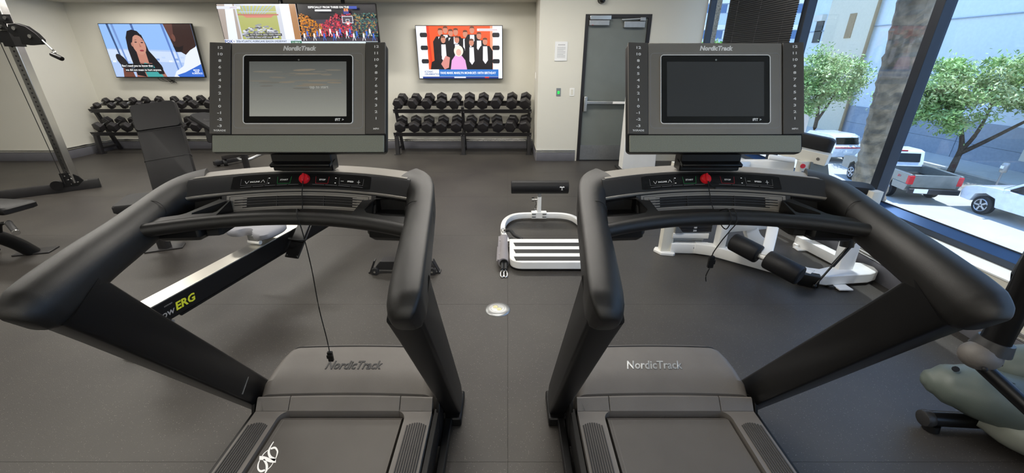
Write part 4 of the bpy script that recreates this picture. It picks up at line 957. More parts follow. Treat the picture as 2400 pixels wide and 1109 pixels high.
ob('inner_tube', M().beam((.33, 4.10, .2), (.33, 4.10, .31), .032, .032, up=(0, 1, 0)), m_steel, t)
kn = ob('adjust_knob', M().cyl((.26, 4.085, .225), (.31, 4.085, .225), .008).cyl((.25, 4.085, .225), (.275, 4.085, .225), .022, n=8), m_chrome, t)
ob('pin_ring', M().tube([(.292+.012*math.cos(a), 4.07, .12+.012*math.sin(a)) for a in [i*.63 for i in range(10)]], .004, 5, closed=True), m_chrome, t)
ob('pin_cable', M().tube(smoothpath([(.285, 4.08, .215), (.298, 4.07, .18), (.285, 4.07, .155), (.292, 4.07, .135)], 4), .0025, 5), m_cord, t)
ro = ob('foot_roller', M().capsule((.035, 4.10, .355), (.625, 4.10, .355), .068, 24, .03), m_vinyl, t, sm=50)
em = M(); em.T = frame((.552, 4.0315, .372), (1, 0, 0), (0, 0, 1), (0, -1, 0))
em.add([(x, y, 0) for x, y in ((-.003, -.03), (.003, -.03), (.002, .0), (-.002, .0))], [(0, 1, 2, 3)]); em.add([(x, y, 0) for x, y in ((-.010, -.03), (.010, -.03), (.006, -.024), (-.006, -.024))], [(0, 1, 2, 3)])
for a in (-1, 1): em.add([(x*a, y, 0) for x, y in ((0, .0), (.008, .010), (.022, .007), (.026, -.002), (.014, -.004), (.004, -.008))], [(0, 1, 2, 3, 4, 5)])
ob('palm_emblem', em, m_print, ro, sm=0, label='small white palm tree emblem')
t = thing('resistance_band_kit', (-.02, 3.2, 0), 'grey rolled band kit with carabiners lying beside the white platform', 'band kit')
rg = []
for i in range(9):
    y = 2.98+.50*i/8; rg.append([(-.035+.043*math.cos(a)*(1+.08*math.sin(i)), y, .046+.042*math.sin(a)) for a in [2*PI*j/16 for j in range(16)]])
ob('rolled_sleeve', M().loft(rg), m_grey, t, sm=50)
ob('sleeve_flap', M().bb(-.085, -.045, 2.985, 3.47, .070, .074).bb(-.092, -.06, 2.985, 3.26, .060, .064), m_grey, t, bevel=.001)
for y in (3.10, 3.38): ob('velcro_patch', M().box((-.062, y, .0775), (.03, .05, .002), (0, -.2, 0)), m_grey, t)
ob('inner_roll', M().cyl((-.03, 2.975, .045), (-.03, 2.99, .045), .034), m_dark, t)
for x in (-.043, -.017):
    ob('elastic_band', M().tube(smoothpath([(x, 3.02, .045), (x, 2.95, .045), (x, 2.90, .03)], 4), .013, 10), m_rub, t)
    ob('carabiner', M().tube(smoothpath([(x, 2.90, .028), (x-.012, 2.875, .018), (x-.012, 2.83, .010), (x, 2.815, .008), (x+.012, 2.83, .010), (x+.010, 2.875, .018)], 3, True), .004, 6, closed=True), m_chrome, t)
cz = [(.0+.004*math.sin(i*1.3), 3.60-.012*i, .05+.006*math.cos(i)) for i in range(3)]
ob('coiled_band', M().tube(smoothpath([(-.03, 3.60, .07), (.02, 3.57, .09), (.06, 3.53, .06), (.10, 3.50, .05), (.13, 3.46, .045), (.11, 3.42, .04), (.06, 3.43, .04), (.03, 3.47, .05)], 5), .016, 8), m_rub, t)
ob('carabiner', M().tube(smoothpath([(-.05, 3.64, .08), (-.06, 3.60, .082), (-.045, 3.55, .08), (-.03, 3.55, .08), (-.02, 3.60, .082), (-.03, 3.64, .08)], 3, True), .005, 6, closed=True), m_chrome, t)

# floor outlet
t = thing('floor_outlet', (-.068, 2.372, 0), 'round metal floor outlet with two ivory sockets between the treadmills', 'outlet')
O = (-.068, 2.372, 0)
ob('flange', M().lathe([(.086, .0), (.085, .003), (.076, .010), (.052, .013), (.047, .0135), (.047, .006), (.001, .006)], O, 36), m_steel, t, sm=40)
ob('socket_plate', M().lathe([(.046, .006), (.046, .0135), (.044, .0138), (.001, .0138)], O, 30), m_steel, t)
for dx, dy in ((-.016, .014), (.010, -.014)):
    s_ = ob('socket', M().cyl((O[0]+dx, O[1]+dy, .0138), (O[0]+dx, O[1]+dy, .0150), .0165), m_ivorys, t)
    for a, b in ((-.005, 0), (.005, 0), (0, -.008)): ob('slot', M().bb(O[0]+dx+a-.001, O[0]+dx+a+.001, O[1]+dy+b-.003, O[1]+dy+b+.003, .0150, .0154), m_dark, s_)
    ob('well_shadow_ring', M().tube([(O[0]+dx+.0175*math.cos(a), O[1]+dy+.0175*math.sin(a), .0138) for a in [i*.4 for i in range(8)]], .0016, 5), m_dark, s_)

# ------------------------------------------------------------------ white leg machine with weight stack
t = thing('leg_machine', (2.0, 3.1, 0), 'white leg curl machine with weight stack and two black rollers under the right console', 'machine')
def wb(name, a, b, w_, h_, ma=m_white, up=(0, 0, 1), r=.008, par=None, **k): return ob(name, M().beam(a, b, w_, h_, r, up), ma, par or t, **k)
YU = (0, 1, 0)
wb('stack_upright', (1.385, 3.29, .02), (1.385, 3.29, .80), .10, .075, m_ivory, YU)
ob('foot_plate', M().prism([(1.29, 3.30), (1.33, 3.22), (1.43, 3.20), (1.45, 3.215), (1.42, 3.35), (1.32, 3.35)], lambda u, v_, d: V((u, v_, d)), 0, .022), m_white, t, bevel=.003)
wb('lower_crossmember', (1.42, 3.27, .055), (1.74, 3.25, .055), .06, .09)
wb('upper_crossmember', (1.42, 3.27, .173), (1.72, 3.26, .173), .05, .05)
ob('guide_rod', M().cyl((1.44, 3.29, .128), (1.70, 3.28, .128), .012).cyl((1.44, 3.30, .108), (1.70, 3.29, .108), .007), m_steel, t)
ob('corner_bracket', M().prism([(1.43, .20), (1.50, .20), (1.43, .28)], lambda u, v_, d: V((u, d, v_)), 3.235, 3.245), m_steel, t)
pb_ = ob('name_plate', M().bb(1.51, 1.575, 3.236, 3.2385, .035, .078), m_steel, t)
ob('crossmember_bolt', M().cyl((1.615, 3.236, .065), (1.615, 3.228, .065), .010, n=8), m_chrome, t)
ob('warning_label', M().bb(1.405, 1.432, 3.249, 3.2505, .26, .40), m_gprint, t)
for i in range(18):
    wp = ob('weight_plate', M().bb(1.47, 1.735, 3.235, 3.33, 0.212+.027*i, .237+.027*i), m_rack, t, bevel=.003)
    lab = M(); text(lab, str(max(5, 200-15*i)), .020, lambda u, v_, w_, i=i: V((1.592+u, 3.2345-w_, .2245+.027*i+v_)), bold=.0004); ob('weight_number', lab, m_print, wp, sm=0)
wb('stack_upright', (1.80, 3.19, .05), (1.80, 3.19, .80), .065, .09, m_white, YU)
fb = [(1.63, 3.26, .06), (1.76, 3.21, .06), (2.22, 2.80, .06), (2.28, 2.72, .06)]
ob('base_beam', M().sweep([V(p_) for p_ in fb], (.085, .09), .008, 2), m_white, t, sm=40)
ob('beam_joint', M().beam((2.19, 2.725, .055), (2.30, 2.665, .055), .07, .09, .004), m_frame, t)
ftp = [(2.27, 2.69), (2.36, 2.66), (2.70, 2.70), (2.79, 2.74), (2.815, 2.81), (2.78, 2.88), (2.70, 2.90), (2.37, 2.78), (2.31, 2.80), (2.24, 2.86)]
ob('front_foot', M().prism(ftp, lambda u, v_, d: V((u, v_, d)), .02, .10), m_white, t, bevel=.008)
ob('rubber_foot', M().bb(2.38, 2.48, 2.64, 2.70, 0, .02).bb(2.68, 2.76, 2.72, 2.86, 0, .02), m_rub, t)
ob('bolt_tab', M().bb(2.42, 2.52, 2.60, 2.68, .012, .022), m_white, t, bevel=.002)
wb('rear_post', (2.56, 2.80, .08), (2.60, 2.86, .62), .115, .075, m_white, YU)
wb('side_rail', (1.83, 3.28, .235), (2.74, 3.46, .235), .07, .075)
wb('side_leg', (2.70, 3.44, .20), (2.70, 3.44, .03), .075, .075, m_white, YU)
wb('side_base', (2.66, 3.44, .05), (2.735, 2.93, .05), .085, .085)
ob('bolt_tab', M().bb(2.575, 2.66, 3.30, 3.38, 0, .012).bb(2.60, 2.64, 3.37, 3.42, 0, .03), m_white, t, bevel=.003)
cv = smoothpath([(2.12, 3.36, .70), (2.11, 3.36, .45), (2.12, 3.35, .24), (2.17, 3.33, .12), (2.27, 3.30, .05)], 4)
ob('curved_column', M().sweep(cv, (.11, .07), .01, 2, up=YU), m_white, t, sm=50)
lvp = smoothpath([(2.20, 3.18, .56), (2.12, 3.06, .44), (2.02, 2.90, .30), (1.925, 2.76, .20)], 4)
ob('lever_arm', M().sweep(lvp, (.075, .07), .006, 2), m_white, t, sm=50)
ob('lever_gusset', M().prism([(2.20, .60), (2.07, .38), (2.13, .12), (2.19, .30), (2.30, .52)], lambda u, v_, d: V((u, 3.02+(u-2.1)*.8+d, v_)), 0, .012), m_white, t)
r0, r1_ = V((1.775, 2.97, .245)), V((2.055, 2.54, .165)); rdv = r1_-r0
ob('roller_axle', M().cyl(r0, r1_, .020), m_print, t)
for a, b in ((0, .42), (.53, 1.0)):
    q = ob('leg_roller', M().capsule(r0+rdv*a, r0+rdv*b, .072, 24, .08), m_vinyl, t, sm=50)
    ob('end_disc', M().cyl(r0+rdv*b, r0+rdv*(b+.004), .050), m_rub, q)
ob('gas_strut', M().cyl((2.505, 2.71, .37), (2.36, 2.665, .18), .014).cyl((2.36, 2.665, .18), (2.25, 2.63, .035), .007).sph((2.25, 2.63, .035), .016), m_smooth, t)
ob('strut_bracket', M().tube([(2.44, 2.70, .43), (2.60, 2.66, .41), (2.56, 2.62, .36), (2.57, 2.62, .33)], .009, 6), m_frame, t)
ob('end_sleeve', M().tube([(2.41, 2.68, .45), (2.41, 2.66, .34)], .042, 16), m_smooth, t)
ob('pivot_bolt', M().cyl((2.57, 2.72, .36), (2.565, 2.70, .36), .014, n=8), m_chrome, t)
# upper part: chest pad, boxes and posts
pdd = V((.60, -.70, -.10)).normalized(); pds = V((.76, .65, 0)).normalized(); pn = pdd.cross(pds)
T = frame((2.43, 3.56, .925), pds, pdd, -pn)
ob('back_pad', pad(M(T), (0, 0, 0), .60, .10, .16, r=.04), m_vinyl, t, sm=50)
T2 = frame((2.44, 3.42, .845), pds, pdd, -pn)
ob('pad_carrier', M(T2).bb(-.05, .05, -.26, .20, -.045, .045), m_ivory, t, bevel=.004)
ob('carrier_bolt', M(T2).cyl((-.052, .14, -.0), (-.058, .14, 0), .012, n=8), m_chrome, t)
ob('adjust_tube', M().capsule((2.18, 3.42, .815), (2.36, 3.36, .80), .022, 14), m_white, t)
wb('seat_post', (2.46, 3.36, .24), (2.43, 3.34, .80), .085, .06, m_ivory, YU)
rdot = ob('red_badge', M().cyl((2.405, 3.31, .765), (2.403, 3.30, .765), .018), m_redp, t); ob('post_bolt', M().cyl((2.41, 3.31, .715), (2.41, 3.30, .715), .010, n=8), m_chrome, t)
ob('side_shield', M().prism([(2.46, .80), (2.60, .78), (2.65, .66), (2.56, .60), (2.47, .66)], lambda u, v_, d: V((u, 3.30+d, v_)), 0, .015), m_door, t)
T = frame((2.74, 3.95, 1.0), (1, 0, 0), (0, 0, 1), (0, -1, 0))
ob('head_plate', M(T).loft([[(a, b, 0) for a, b in rrect(.10, .20, .045, 5)], [(a, b, .02) for a, b in rrect(.10, .20, .045, 5)]]), m_white, t, sm=40)
wb('head_stem', (2.74, 3.96, .95), (2.70, 3.5, .26), .05, .04, m_white, YU)
wb('cross_arm', (2.0, 3.62, .70), (2.42, 3.44, .74), .08, .09)
wb('cross_arm', (1.80, 3.22, .78), (2.12, 3.60, .70), .07, .08)
ob('seat_pad', pad(M(frame((2.55, 3.02, .675), V((.9, -.42, 0)), V((.42, .9, 0)), (0, 0, 1))), (0, 0, 0), .20, .36, .055, r=.06), m_vinyl, t, sm=50)
wb('seat_bracket', (2.66, 2.86, .56), (2.66, 2.86, .69), .075, .06, m_ivory, YU)

# tall white tower in front of the door
t = thing('cable_tower', (1.95, 6.25, 0), 'tall white cable tower with black script, standing before the grey door', 'machine')
ob('tower_shell', M().prism([(1.745, 0), (2.25, 0), (2.20, 1.20), (1.735, 1.22)], lambda u, v_, d: V((u, d, v_)), 6.18, 6.40), m_white, t, bevel=.008)
m = M()
rq = random.Random(2)
for i in range(9):
    z = 1.03-.062*i; x = 1.80-.004*i
    m.tube(smoothpath([(x-.018, 6.177, z+.03), (x+.012, 6.177, z+.02), (x-.012, 6.177, z), (x+.016, 6.177, z-.008), (x-.01, 6.177, z-.03)], 3), .0055, 5)
ob('script_lettering', m, m_cord, t)
ob('tower_foot', M().bb(1.70, 2.30, 6.12, 6.46, 0, .03), m_rub, t, bevel=.004)

# ------------------------------------------------------------------ elliptical trainer, bottom right
t = thing('elliptical_trainer', (2.1, 1.3, 0), 'grey green elliptical trainer cut off by the right edge, beside the right treadmill', 'elliptical trainer')
def ellsweep(pts, rs, n=18):
    P_ = [V(p_) for p_ in pts]; return M().sweep(P_, rs, ring=lambda a, b: [(a*math.cos(2*PI*j/n), b*math.sin(2*PI*j/n)) for j in range(n)])
def interp(vals, k):
    o_ = []
    for i in range(len(vals)-1):
        for j in range(k): f = j/k; o_.append(tuple(a+(b-a)*(f*f*(3-2*f)) for a, b in zip(vals[i], vals[i+1])))
    return o_+[vals[-1]]
pts = [(1.905, 1.48, .205), (1.93, 1.47, .21), (1.98, 1.44, .218), (2.07, 1.39, .22), (2.20, 1.32, .20), (2.33, 1.25, .19), (2.6, 1.12, .2)]
rs = [(.015, .015), (.055, .05), (.10, .085), (.125, .115), (.13, .13), (.14, .15), (.14, .16)]
sb = ob('front_shroud', ellsweep(smoothpath(pts, 4), interp(rs, 4)), m_sage, t, sm=60)
ob('rear_hump', ellsweep(smoothpath([(2.12, 1.48, .26), (2.2, 1.45, .31), (2.34, 1.38, .34), (2.5, 1.3, .34), (2.7, 1.2, .3)], 4), interp([(.03, .03), (.09, .09), (.11, .12), (.11, .13), (.10, .12)], 4)), m_sage, t, sm=60)
ob('lower_leg', ellsweep(smoothpath([(2.10, 1.36, .12), (2.16, 1.27, .12), (2.26, 1.15, .11), (2.40, .98, .10), (2.6, .75, .09)], 4), interp([(.05, .06), (.085, .085), (.085, .08), (.08, .075), (.07, .07)], 4)), mat('silver_sage_plastic', '8d9187', .4, .2), t, sm=60)
for q in ((1.965, 1.43, .312), (2.10, 1.33, .312)): ob('screw_hole', M().cyl(q, V(q)+V((-.004, -.006, .006)), .012, n=10), m_dark, sb)
stb = ob('stabiliser_tube', M().cyl((1.925, 1.40, .055), (2.5, 1.36, .055), .034, n=24), m_smooth, t, sm=60)
ob('end_cap', M().capsule((1.895, 1.402, .053), (1.935, 1.40, .055), .038, 18), m_hub, stb); ob('levelling_foot', M().cyl((1.94, 1.385, 0), (1.94, 1.39, .03), .03), m_frame, stb)
jb = ob('joint_housing', M().sph((1.835, 1.285, .505), .065, (1.05, .9, .85), 18, 12), m_deck, t, sm=60)
ob('joint_collar', M().cyl((1.865, 1.29, .53), (1.872, 1.29, .575), .062, .052, 20), m_hub, jb); ob('joint_screw', M().sph((1.795, 1.225, .49), .009), m_dark, jb)
ob('swing_pole', M().tube([(1.868, 1.29, .55), (1.868, 1.29, .9), (1.86, 1.28, 1.22)], .044, 18), m_smooth, t, sm=60)
ob('rear_pole', M().tube([(1.98, 1.36, .42), (1.985, 1.38, .8), (1.98, 1.36, 1.3)], .045, 16), m_smooth, t, sm=60)
ob('swing_arm', M().tube([(1.84, 1.27, .47), (1.93, 1.05, .35), (2.10, .62, .14)], .026, 14), m_smooth, t, sm=60)
gb = ob('handlebar', M().tube(smoothpath([(1.86, 1.28, 1.20), (1.85, 1.27, 1.29), (1.78, 1.22, 1.33), (1.70, 1.19, 1.325)], 4), .022, 10), m_smooth, t, sm=60)
ob('hand_grip', M().capsule((1.75, 1.205, 1.33), (1.605, 1.17, 1.315), .029, 14), m_rub, gb)
ob('floor_skid', M().bb(2.3, 2.7, 1.0, 1.45, 0, .05), m_frame, t, bevel=.01)

# ------------------------------------------------------------------ outside: street, building, vehicles, trees
GZ = -4.2
struct('street', M().bb(3.25, 21.6, -30, 90, GZ-.3, GZ), m_conc, sm=0)
struct('planting_strip', M().bb(21.6, 25.0, -30, 90, GZ-.3, GZ+.02), mat('planting_soil', '8f8a80', .9, var=.2, vs=2), sm=0)
struct('sidewalk', M().bb(25.0, 28.0, -30, 50, GZ-.3, GZ+.12), m_walk, sm=0)
struct('far_ground', M().bb(28.0, 120, 50, 140, GZ-.3, GZ), m_conc, sm=0); struct('far_street', M().bb(3.25, 28, 90, 140, GZ-.3, GZ), m_conc, sm=0)
for a, b in ((26.8, 29.2), (15.4, 17.8)): tag_ = ob('yellow_kerb', M().bb(26.2, 26.5, a, b, GZ+.12, GZ+.22), m_yellow, None, kind='structure')
b = thing('building', (34, 20, GZ), 'pale blue stucco building with a grey block base across the street', 'building')
for i in range(14):
    y0 = -26+5.2*i
    if y0 > 44: break
    ob('block_panel', M().bb(28.02, 28.3, y0+.02, min(y0+5.18, 44), GZ, -3.12), m_bldg2, b, sm=0); ob('block_panel', M().bb(28.02, 28.3, y0+.02, min(y0+5.18, 44), -3.10, -1.85), m_bldg2, b, sm=0)
ob('wall', M().bb(28.1, 40, -26, 44, GZ, 10), m_bldg, b, sm=0)
ob('beige_lit_bay', M().bb(27.85, 28.1, 35.3, 40.4, GZ, 10), m_beige, b, sm=0, label='wall bay coloured as a beige lit patch')  # beige of the lit wall patch is put into this bay's colour
ob('downpipe', M().cyl((27.8, 35.15, GZ), (27.8, 35.15, 10), .11), m_tan, b, label='tan downpipe')
wn_ = ob('window', M().bb(28.0, 28.12, 41.0, 41.9, 3.0, 5.2), m_carg, b); ob('window_hood', M().bb(27.7, 28.1, 40.9, 42.0, 4.75, 5.25), m_ivory, wn_)
ob('window', M().bb(27.8, 27.86, 37.1, 37.8, 3.2, 5.0), m_tan, b)
for z in (3.9, 7.2): ob('ledge', M().bb(28.0, 28.12, -26, 44, z, z+.06), m_bldg2, b)
ob('utility_box', M().bb(27.9, 28.05, 21.4, 22.3, -3.5, -2.9), m_ivory, b)
b = thing('office_building', (35, 66, GZ), 'far blue and white banded office building seen left of the blind', 'building')
ob('wall', M().bb(16, 60, 62, 75, GZ, 16), mat('pale_blue_panel', 'c4d4e6', .6), b, sm=0)
for k in range(6):
    z = -2+3.1*k
    ob('window_band', M().bb(16, 60, 61.9, 62.05, z, z+1.0), mat('blue_band_glass', '54749c', .12), b, sm=0)
    ob('white_band', M().bb(15.9, 60, 61.75, 62.0, z+1.1, z+1.7), m_carw, b, sm=0)
    for j in range(10): ob('mullion', M().bb(17+4*j, 17.3+4*j, 61.8, 61.95, z, z+1.0), m_carw, b, sm=0)
def wheel(par, x, y, r=.37, s_=-1):
    w_ = ob('wheel', M().tube([(x, y, GZ+r), (x+s_*.02, y, GZ+r), (x+s_*.2, y, GZ+r), (x+s_*.22, y, GZ+r)], [r*.92, r, r, r*.92], 24), m_tire, par, sm=40)
    xo = x+s_*.222
    m = M().tube([(xo-.01*s_, y, GZ+r), (xo+.012*s_, y, GZ+r)], [r*.66, r*.60], 24)
    ob('rim_dish', m, m_dark, w_)
    m = M()
    for i in range(5):
        a = i*2*PI/5; m.beam((xo+.016*s_, y+.03*math.cos(a), GZ+r+.03*math.sin(a)), (xo+.012*s_, y+r*.62*math.cos(a), GZ+r+r*.62*math.sin(a)), .07, .02, .004, up=(1, 0, 0))
    m.tube([(xo+.012*s_, y+r*.64*math.cos(a), GZ+r+r*.64*math.sin(a)) for a in [i*2*PI/20 for i in range(20)]], .022, 6, closed=True)
    ob('alloy_rim', m, m_rim, w_, sm=30)
def body(par, name, prof, x0, x1, ma, bev=.05, inset=0, **k):
    return ob(name, M().loft([[V((x, y, GZ+z)) for y, z in prof] for x in (x0, x1)]), ma, par, bevel=min(bev, .02), seg=2, sm=40, **k)
# pickup truck (faces away from the gym building, along the street)
m_truck = mat('truck_paint', '84857e', .3, .35, coat=.4)
t = thing('pickup_truck', (18.6, 19.4, GZ), 'silver pickup truck with red tail lights parked across the street', 'car')
Y = 16.9
body(t, 'body', [(Y+.1, .55), (Y+.9, .55), (Y+.95, .8), (Y+1.2, .95), (Y+1.5, .8), (Y+1.6, .5), (Y+3.7, .5), (Y+3.8, .8), (Y+4.05, .95), (Y+4.35, .8), (Y+4.4, .5), (Y+5.0, .5), (Y+5.05, 1.05), (Y+3.9, 1.2), (Y+2.3, 1.22), (Y+2.25, .85), (Y+.12, .85), (Y+.0, .85)], 17.62, 19.58, m_truck)
for x in (17.62, 19.46): ob('bed_side', M().bb(x, x+.12, Y, Y+2.3, GZ+.85, GZ+1.28), m_truck, t, bevel=.03)
ob('tailgate', M().bb(17.78, 19.42, Y-.02, Y+.07, GZ+.72, GZ+1.27), m_truck, t, bevel=.02)
ob('bed_floor', M().bb(17.7, 19.5, Y+.05, Y+2.3, GZ+.8, GZ+.86), m_dark, t)
body(t, 'cab', [(Y+2.25, 1.15), (Y+2.3, 1.35), (Y+2.45, 1.82), (Y+2.7, 1.88), (Y+3.6, 1.86), (Y+4.3, 1.22), (Y+4.3, 1.15)], 17.70, 19.50, m_carw, .06)
ob('rear_window', M().box((18.6, Y+2.33, GZ+1.55), (1.45, .04, .40), (-.28, 0, 0)), m_carg, t, bevel=.02)
for x in (17.69, 19.51):
    ob('side_window', M().prism([(Y+2.5, 1.32), (Y+2.6, 1.74), (Y+3.15, 1.76), (Y+3.15, 1.32)], lambda u, v_, d, x=x: V((x+d, u, GZ+v_)), -.01, .01), m_carg, t)
    ob('side_window', M().prism([(Y+3.22, 1.32), (Y+3.22, 1.76), (Y+3.55, 1.74), (Y+4.0, 1.32)], lambda u, v_, d, x=x: V((x+d, u, GZ+v_)), -.01, .01), m_carg, t)
ob('brake_light', M().bb(18.4, 18.8, Y+2.44, Y+2.5, GZ+1.82, GZ+1.87), m_tail, t)
for x in (17.62, 19.40): ob('tail_light', M().bb(x-.01, x+.19, Y-.03, Y+.12, GZ+.85, GZ+1.22), m_tail, t, bevel=.02)
ob('bumper', M().bb(17.65, 19.55, Y-.16, Y-.01, GZ+.48, GZ+.70), m_rack, t, bevel=.03); ob('license_plate', M().bb(17.85, 18.35, Y-.18, Y-.16, GZ+.52, GZ+.70), m_print, t)
em_ = M(); text(em_, 'Z71', .12, lambda u, v_, w_: V((17.605-w_, Y+.62-u, GZ+1.08+v_)), shear=.2, bold=.004); ob('side_badge', em_, m_redp, t, sm=0)
for y in (Y+1.2, Y+4.05): wheel(t, 17.86, y, .38, -1); wheel(t, 19.34, y, .38, 1)
t.rotation_euler = (0, 0, -.19)
# white SUV
t = thing('white_suv', (20.0, 14.5, GZ), 'white sport utility vehicle with alloy wheels at the lower right of the window', 'car'); t.name = 'suv'
Y = 16.7
body(t, 'body', [(Y-.05, .45), (Y, .75), (Y-.12, .95), (Y-.5, 1.08), (Y-1.2, 1.15), (Y-4.5, 1.12), (Y-4.75, .9), (Y-4.75, .45), (Y-4.2, .42), (Y-4.1, .75), (Y-3.75, .86), (Y-3.4, .75), (Y-3.3, .42), (Y-1.4, .42), (Y-1.3, .75), (Y-.92, .86), (Y-.55, .75), (Y-.45, .42)], 19.1, 20.9, m_carw, .06)
body(t, 'greenhouse', [(Y-1.25, 1.10), (Y-2.0, 1.62), (Y-2.4, 1.70), (Y-4.1, 1.66), (Y-4.6, 1.10)], 19.2, 20.8, m_carw, .07)
for x in (19.19, 20.81):
    ob('side_window', M().prism([(Y-1.5, 1.14), (Y-2.05, 1.54), (Y-2.75, 1.58), (Y-2.75, 1.14)], lambda u, v_, d, x=x: V((x+d, u, GZ+v_)), -.012, .012), m_carg, t)
    ob('side_window', M().prism([(Y-2.85, 1.14), (Y-2.85, 1.58), (Y-4.0, 1.55), (Y-4.3, 1.14)], lambda u, v_, d, x=x: V((x+d, u, GZ+v_)), -.012, .012), m_carg, t)
ob('windscreen', M().box((20.0, Y-1.62, GZ+1.38), (1.4, .85, .03), (-.6, 0, 0)), m_carg, t)
ob('door_handle', M().bb(19.06, 19.1, Y-2.75, Y-2.55, GZ+.98, GZ+1.02), m_chrome, t)
ob('wing_mirror', M().box((19.02, Y-1.62, GZ+1.15), (.18, .10, .14)), m_carw, t, bevel=.03)
for y in (Y-.92, Y-3.75): wheel(t, 19.34, y, .37, -1); wheel(t, 20.66, y, .37, 1)
# third car, tail towards us
t = thing('hatchback_car', (20.3, 26.5, GZ), 'silver hatchback seen from behind, farther up the street beyond the palm trunk', 'car')
Y = 24.6
body(t, 'body', [(Y, .4), (Y-.08, .7), (Y, 1.0), (Y+.3, 1.08), (Y+4.2, .95), (Y+4.4, .5), (Y+4.2, .3), (Y+.3, .3)], 19.4, 21.2, m_carw, .06)
body(t, 'greenhouse', [(Y+.12, 1.0), (Y+.4, 1.55), (Y+.8, 1.64), (Y+2.5, 1.6), (Y+3.3, 1.0)], 19.5, 21.1, m_carw, .07)
ob('rear_window', M().box((20.3, Y+.24, GZ+1.30), (1.35, .04, .42), (-.45, 0, 0)), m_carg, t, bevel=.02)
ob('tail_light_bar', M().bb(19.5, 21.1, Y-.05, Y+.02, GZ+.92, GZ+.97), m_tail, t); ob('license_plate', M().bb(20.05, 20.55, Y-.1, Y-.06, GZ+.62, GZ+.76), m_print, t)
for y in (Y+.8, Y+3.5): wheel(t, 19.64, y, .36, -1); wheel(t, 20.96, y, .36, 1)
# parking meter
t = thing('parking_meter', (22.2, 18.1, GZ), 'grey parking meter on a pole behind the white sport utility vehicle', 'parking meter')
ob('pole', M().cyl((22.2, 18.1, GZ), (22.2, 18.1, GZ+1.15), .035), m_steel, t); ob('meter_head', M().capsule((22.2, 18.1, GZ+1.12), (22.2, 18.1, GZ+1.55), .13, 16, .5), m_steel, t); ob('meter_window', M().bb(22.06, 22.09, 18.04, 18.16, GZ+1.3, GZ+1.42), m_print, t)

def tree(name, base, branches, crown, label, seed, nl=5200, leafs=(.07, .15), mats=(m_leaf, m_leaf2)):
    t = thing(name, base, label, 'tree', 'street trees outside the window'); b = V(base); R_ = random.Random(seed)
    m = M()
    for br in branches:
        P_ = smoothpath([b+V(q[:3]) for q in br], 4); rs_2 = [q[3] for q in br]
        rad = [rs_2[min(int(i/4), len(rs_2)-2)]+(rs_2[min(int(i/4), len(rs_2)-2)+1]-rs_2[min(int(i/4), len(rs_2)-2)])*((i/4)-min(int(i/4), len(rs_2)-2)) for i in range(len(P_))]
        m.tube(P_, rad, 8)
    ob('trunk', m, m_bark, t, sm=60)
    for mi, ma in enumerate(mats):
        m = M(); cl = []
        for i in range(90):
            c_ = R_.choice(crown); a, z_ = R_.uniform(0, 2*PI), R_.uniform(-1, 1); rr2 = (1-z_*z_)**.5; k = R_.uniform(.55, .98)
            cl.append((V(c_[:3])+V((c_[3]*k*rr2*math.cos(a), c_[3]*k*rr2*math.sin(a), c_[4]*k*z_)), R_.uniform(.3, .62)))
        for i in range(int(nl*(.72, .28)[mi])):
            c_, q = R_.choice(cl); p0 = b+c_+V((R_.gauss(0, q*.62), R_.gauss(0, q*.62), R_.gauss(0, q*.42)))
            s_ = R_.uniform(*leafs); E_ = Euler((R_.uniform(-1.0, 1.0), R_.uniform(-1.0, 1.0), R_.uniform(0, 6.28))).to_matrix()
            m.add([p0+E_ @ V(v_) for v_ in ((-s_, 0, 0), (0, -s_*.4, s_*.12), (s_, 0, 0), (0, s_*.4, s_*.12))], [(0, 1, 2, 3)])
        ob('foliage', m, ma, t, sm=0, kind='stuff')
    return t
tree('street_tree', (23.9, 21.8, GZ), [[(0, 0, 0, .17), (.05, 0, .9, .14), (.1, .05, 1.5, .12), (-.1, .2, 2.3, .09), (-.4, .5, 3.3, .05)], [(.08, 0, 1.3, .10), (.35, -.1, 2.1, .09), (.3, -.3, 3.2, .06), (.2, -.3, 4.2, .03)], [(.08, 0, 1.2, .12), (.7, -.4, 1.9, .10), (1.7, -.9, 3.0, .07), (2.8, -1.5, 4.2, .04)]],
     [(.1, .2, 4.3, 1.9, 1.5), (-1.0, .7, 3.4, 1.5, 1.1), (2.4, -1.2, 4.6, 1.9, 1.4), (2.3, -2.2, 3.6, 1.3, 1.3), (1.0, -.6, 5.0, 2.0, 1.2), (-2.2, 1.6, 3.6, 1.5, 1.2), (-1.2, .8, 4.6, 1.6, 1.2), (2.2, -2.4, 5.0, 1.4, 1.3)], 'broad leafy street tree behind the silver pickup truck', 3, 30000)
tree('street_tree', (22.6, 31.0, GZ), [[(0, 0, 0, .15), (0, 0, 1.6, .12), (-.2, 0, 2.8, .09), (-.5, .1, 4.0, .05)], [(0, 0, 1.6, .10), (.5, 0, 2.8, .07), (.9, 0, 4.0, .04)]],
     [(-.6, .1, 4.6, 1.6, 1.9), (.8, .0, 4.6, 1.6, 1.7), (-1.2, .3, 3.2, 1.2, 1.2)], 'leafy street tree just right of the display of the right treadmill', 5, 15000)
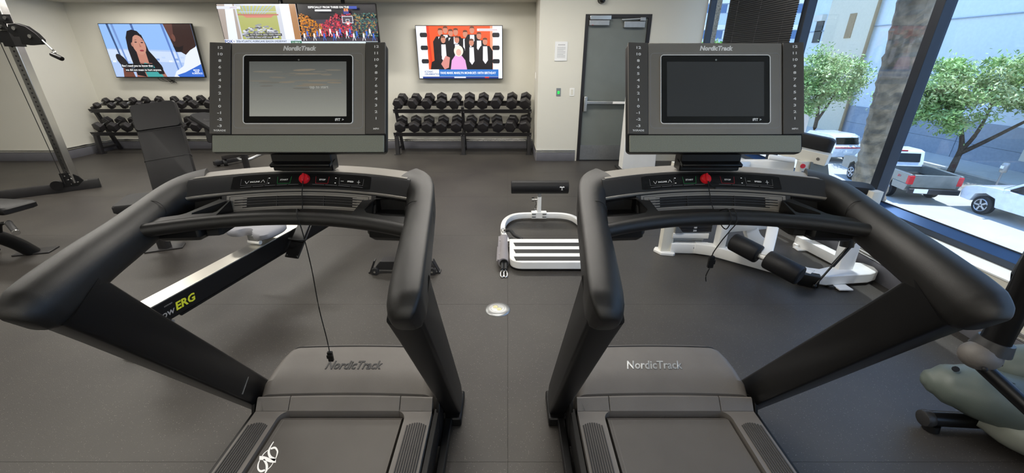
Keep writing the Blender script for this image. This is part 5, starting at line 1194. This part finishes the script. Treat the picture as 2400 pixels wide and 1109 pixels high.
tree('street_tree', (20.8, 45.0, GZ), [[(0, 0, 0, .2), (0, 0, 3, .15), (.1, 0, 6, .1)]], [(-.4, 0, 6.4, 1.7, 1.3), (1.0, 0, 6.2, 1.3, 1.1)], 'small bright green tree top left of the blind', 9, 4200, (.12, .22), (mat('bright_leaf', '6fae3a', .5, var=.3), m_leaf))
def palm(base, top, r0_, label, fr_n, flen, seed, gname):
    t = thing('palm_tree', base, label, 'tree', None); R_ = random.Random(seed); b, tp_ = V(base), V(top)
    rings = []; n_ = int((tp_-b).length/.05); d_ = (tp_-b).normalized(); u_ = d_.cross(V((0, 1, 0))).normalized(); v_ = d_.cross(u_)
    for i in range(n_+1):
        f = i/n_; rr3 = r0_*(1.12-.18*f)*(1+.028*((i % 3)-1))
        rings.append([b+(tp_-b)*f+(u_*math.cos(2*PI*j/20)+v_*math.sin(2*PI*j/20))*rr3*(1+R_.uniform(-.05, .05)) for j in range(20)])
    ob('trunk', M().loft(rings), m_palm, t, sm=0)
    for i in range(fr_n):
        a = 2*PI*i/fr_n+R_.uniform(-.2, .2); el = R_.uniform(-.2, .9); o_ = V((math.cos(a), math.sin(a), 0)); sd_ = V((-o_.y, o_.x, 0)); m = M(); P_ = []
        for k in range(11):
            s_ = flen*k/10; P_.append(tp_+o_*s_*math.cos(el)*(1-.1*k/10)+V((0, 0, s_*math.sin(el)-.055*flen*(k/10)**2*flen)))
        m.tube(P_, .02, 5)
        for k in range(1, 30):
            f = k/30*10; j = int(f); q = P_[j]+(P_[min(j+1, 10)]-P_[j])*(f-j); L_ = flen*.28*math.sin(PI*(k/30)**.7)+.05
            for sg in (-1, 1): m.add([q, q+sd_*sg*L_*.5+o_*L_*.3+V((0, 0, .03)), q+sd_*sg*L_+o_*L_*.5+V((0, 0, -L_*.45)), q+sd_*sg*L_*.5+o_*L_*.2+V((0, 0, -.03))], [(0, 1, 2, 3)])
        ob('frond', m, m_leaf, t, sm=0)
    return t
palm((5.36, 5.5, GZ), (4.58, 5.5, 4.7), .195, 'thick palm trunk with rough bark right outside, against the wide mullion', 11, 2.4, 4, None)
palm((18.2, 41.0, GZ), (18.5, 41.0, 8.4), .25, 'distant palm with hanging fronds at the top of the narrow pane', 14, 3.2, 6, None)
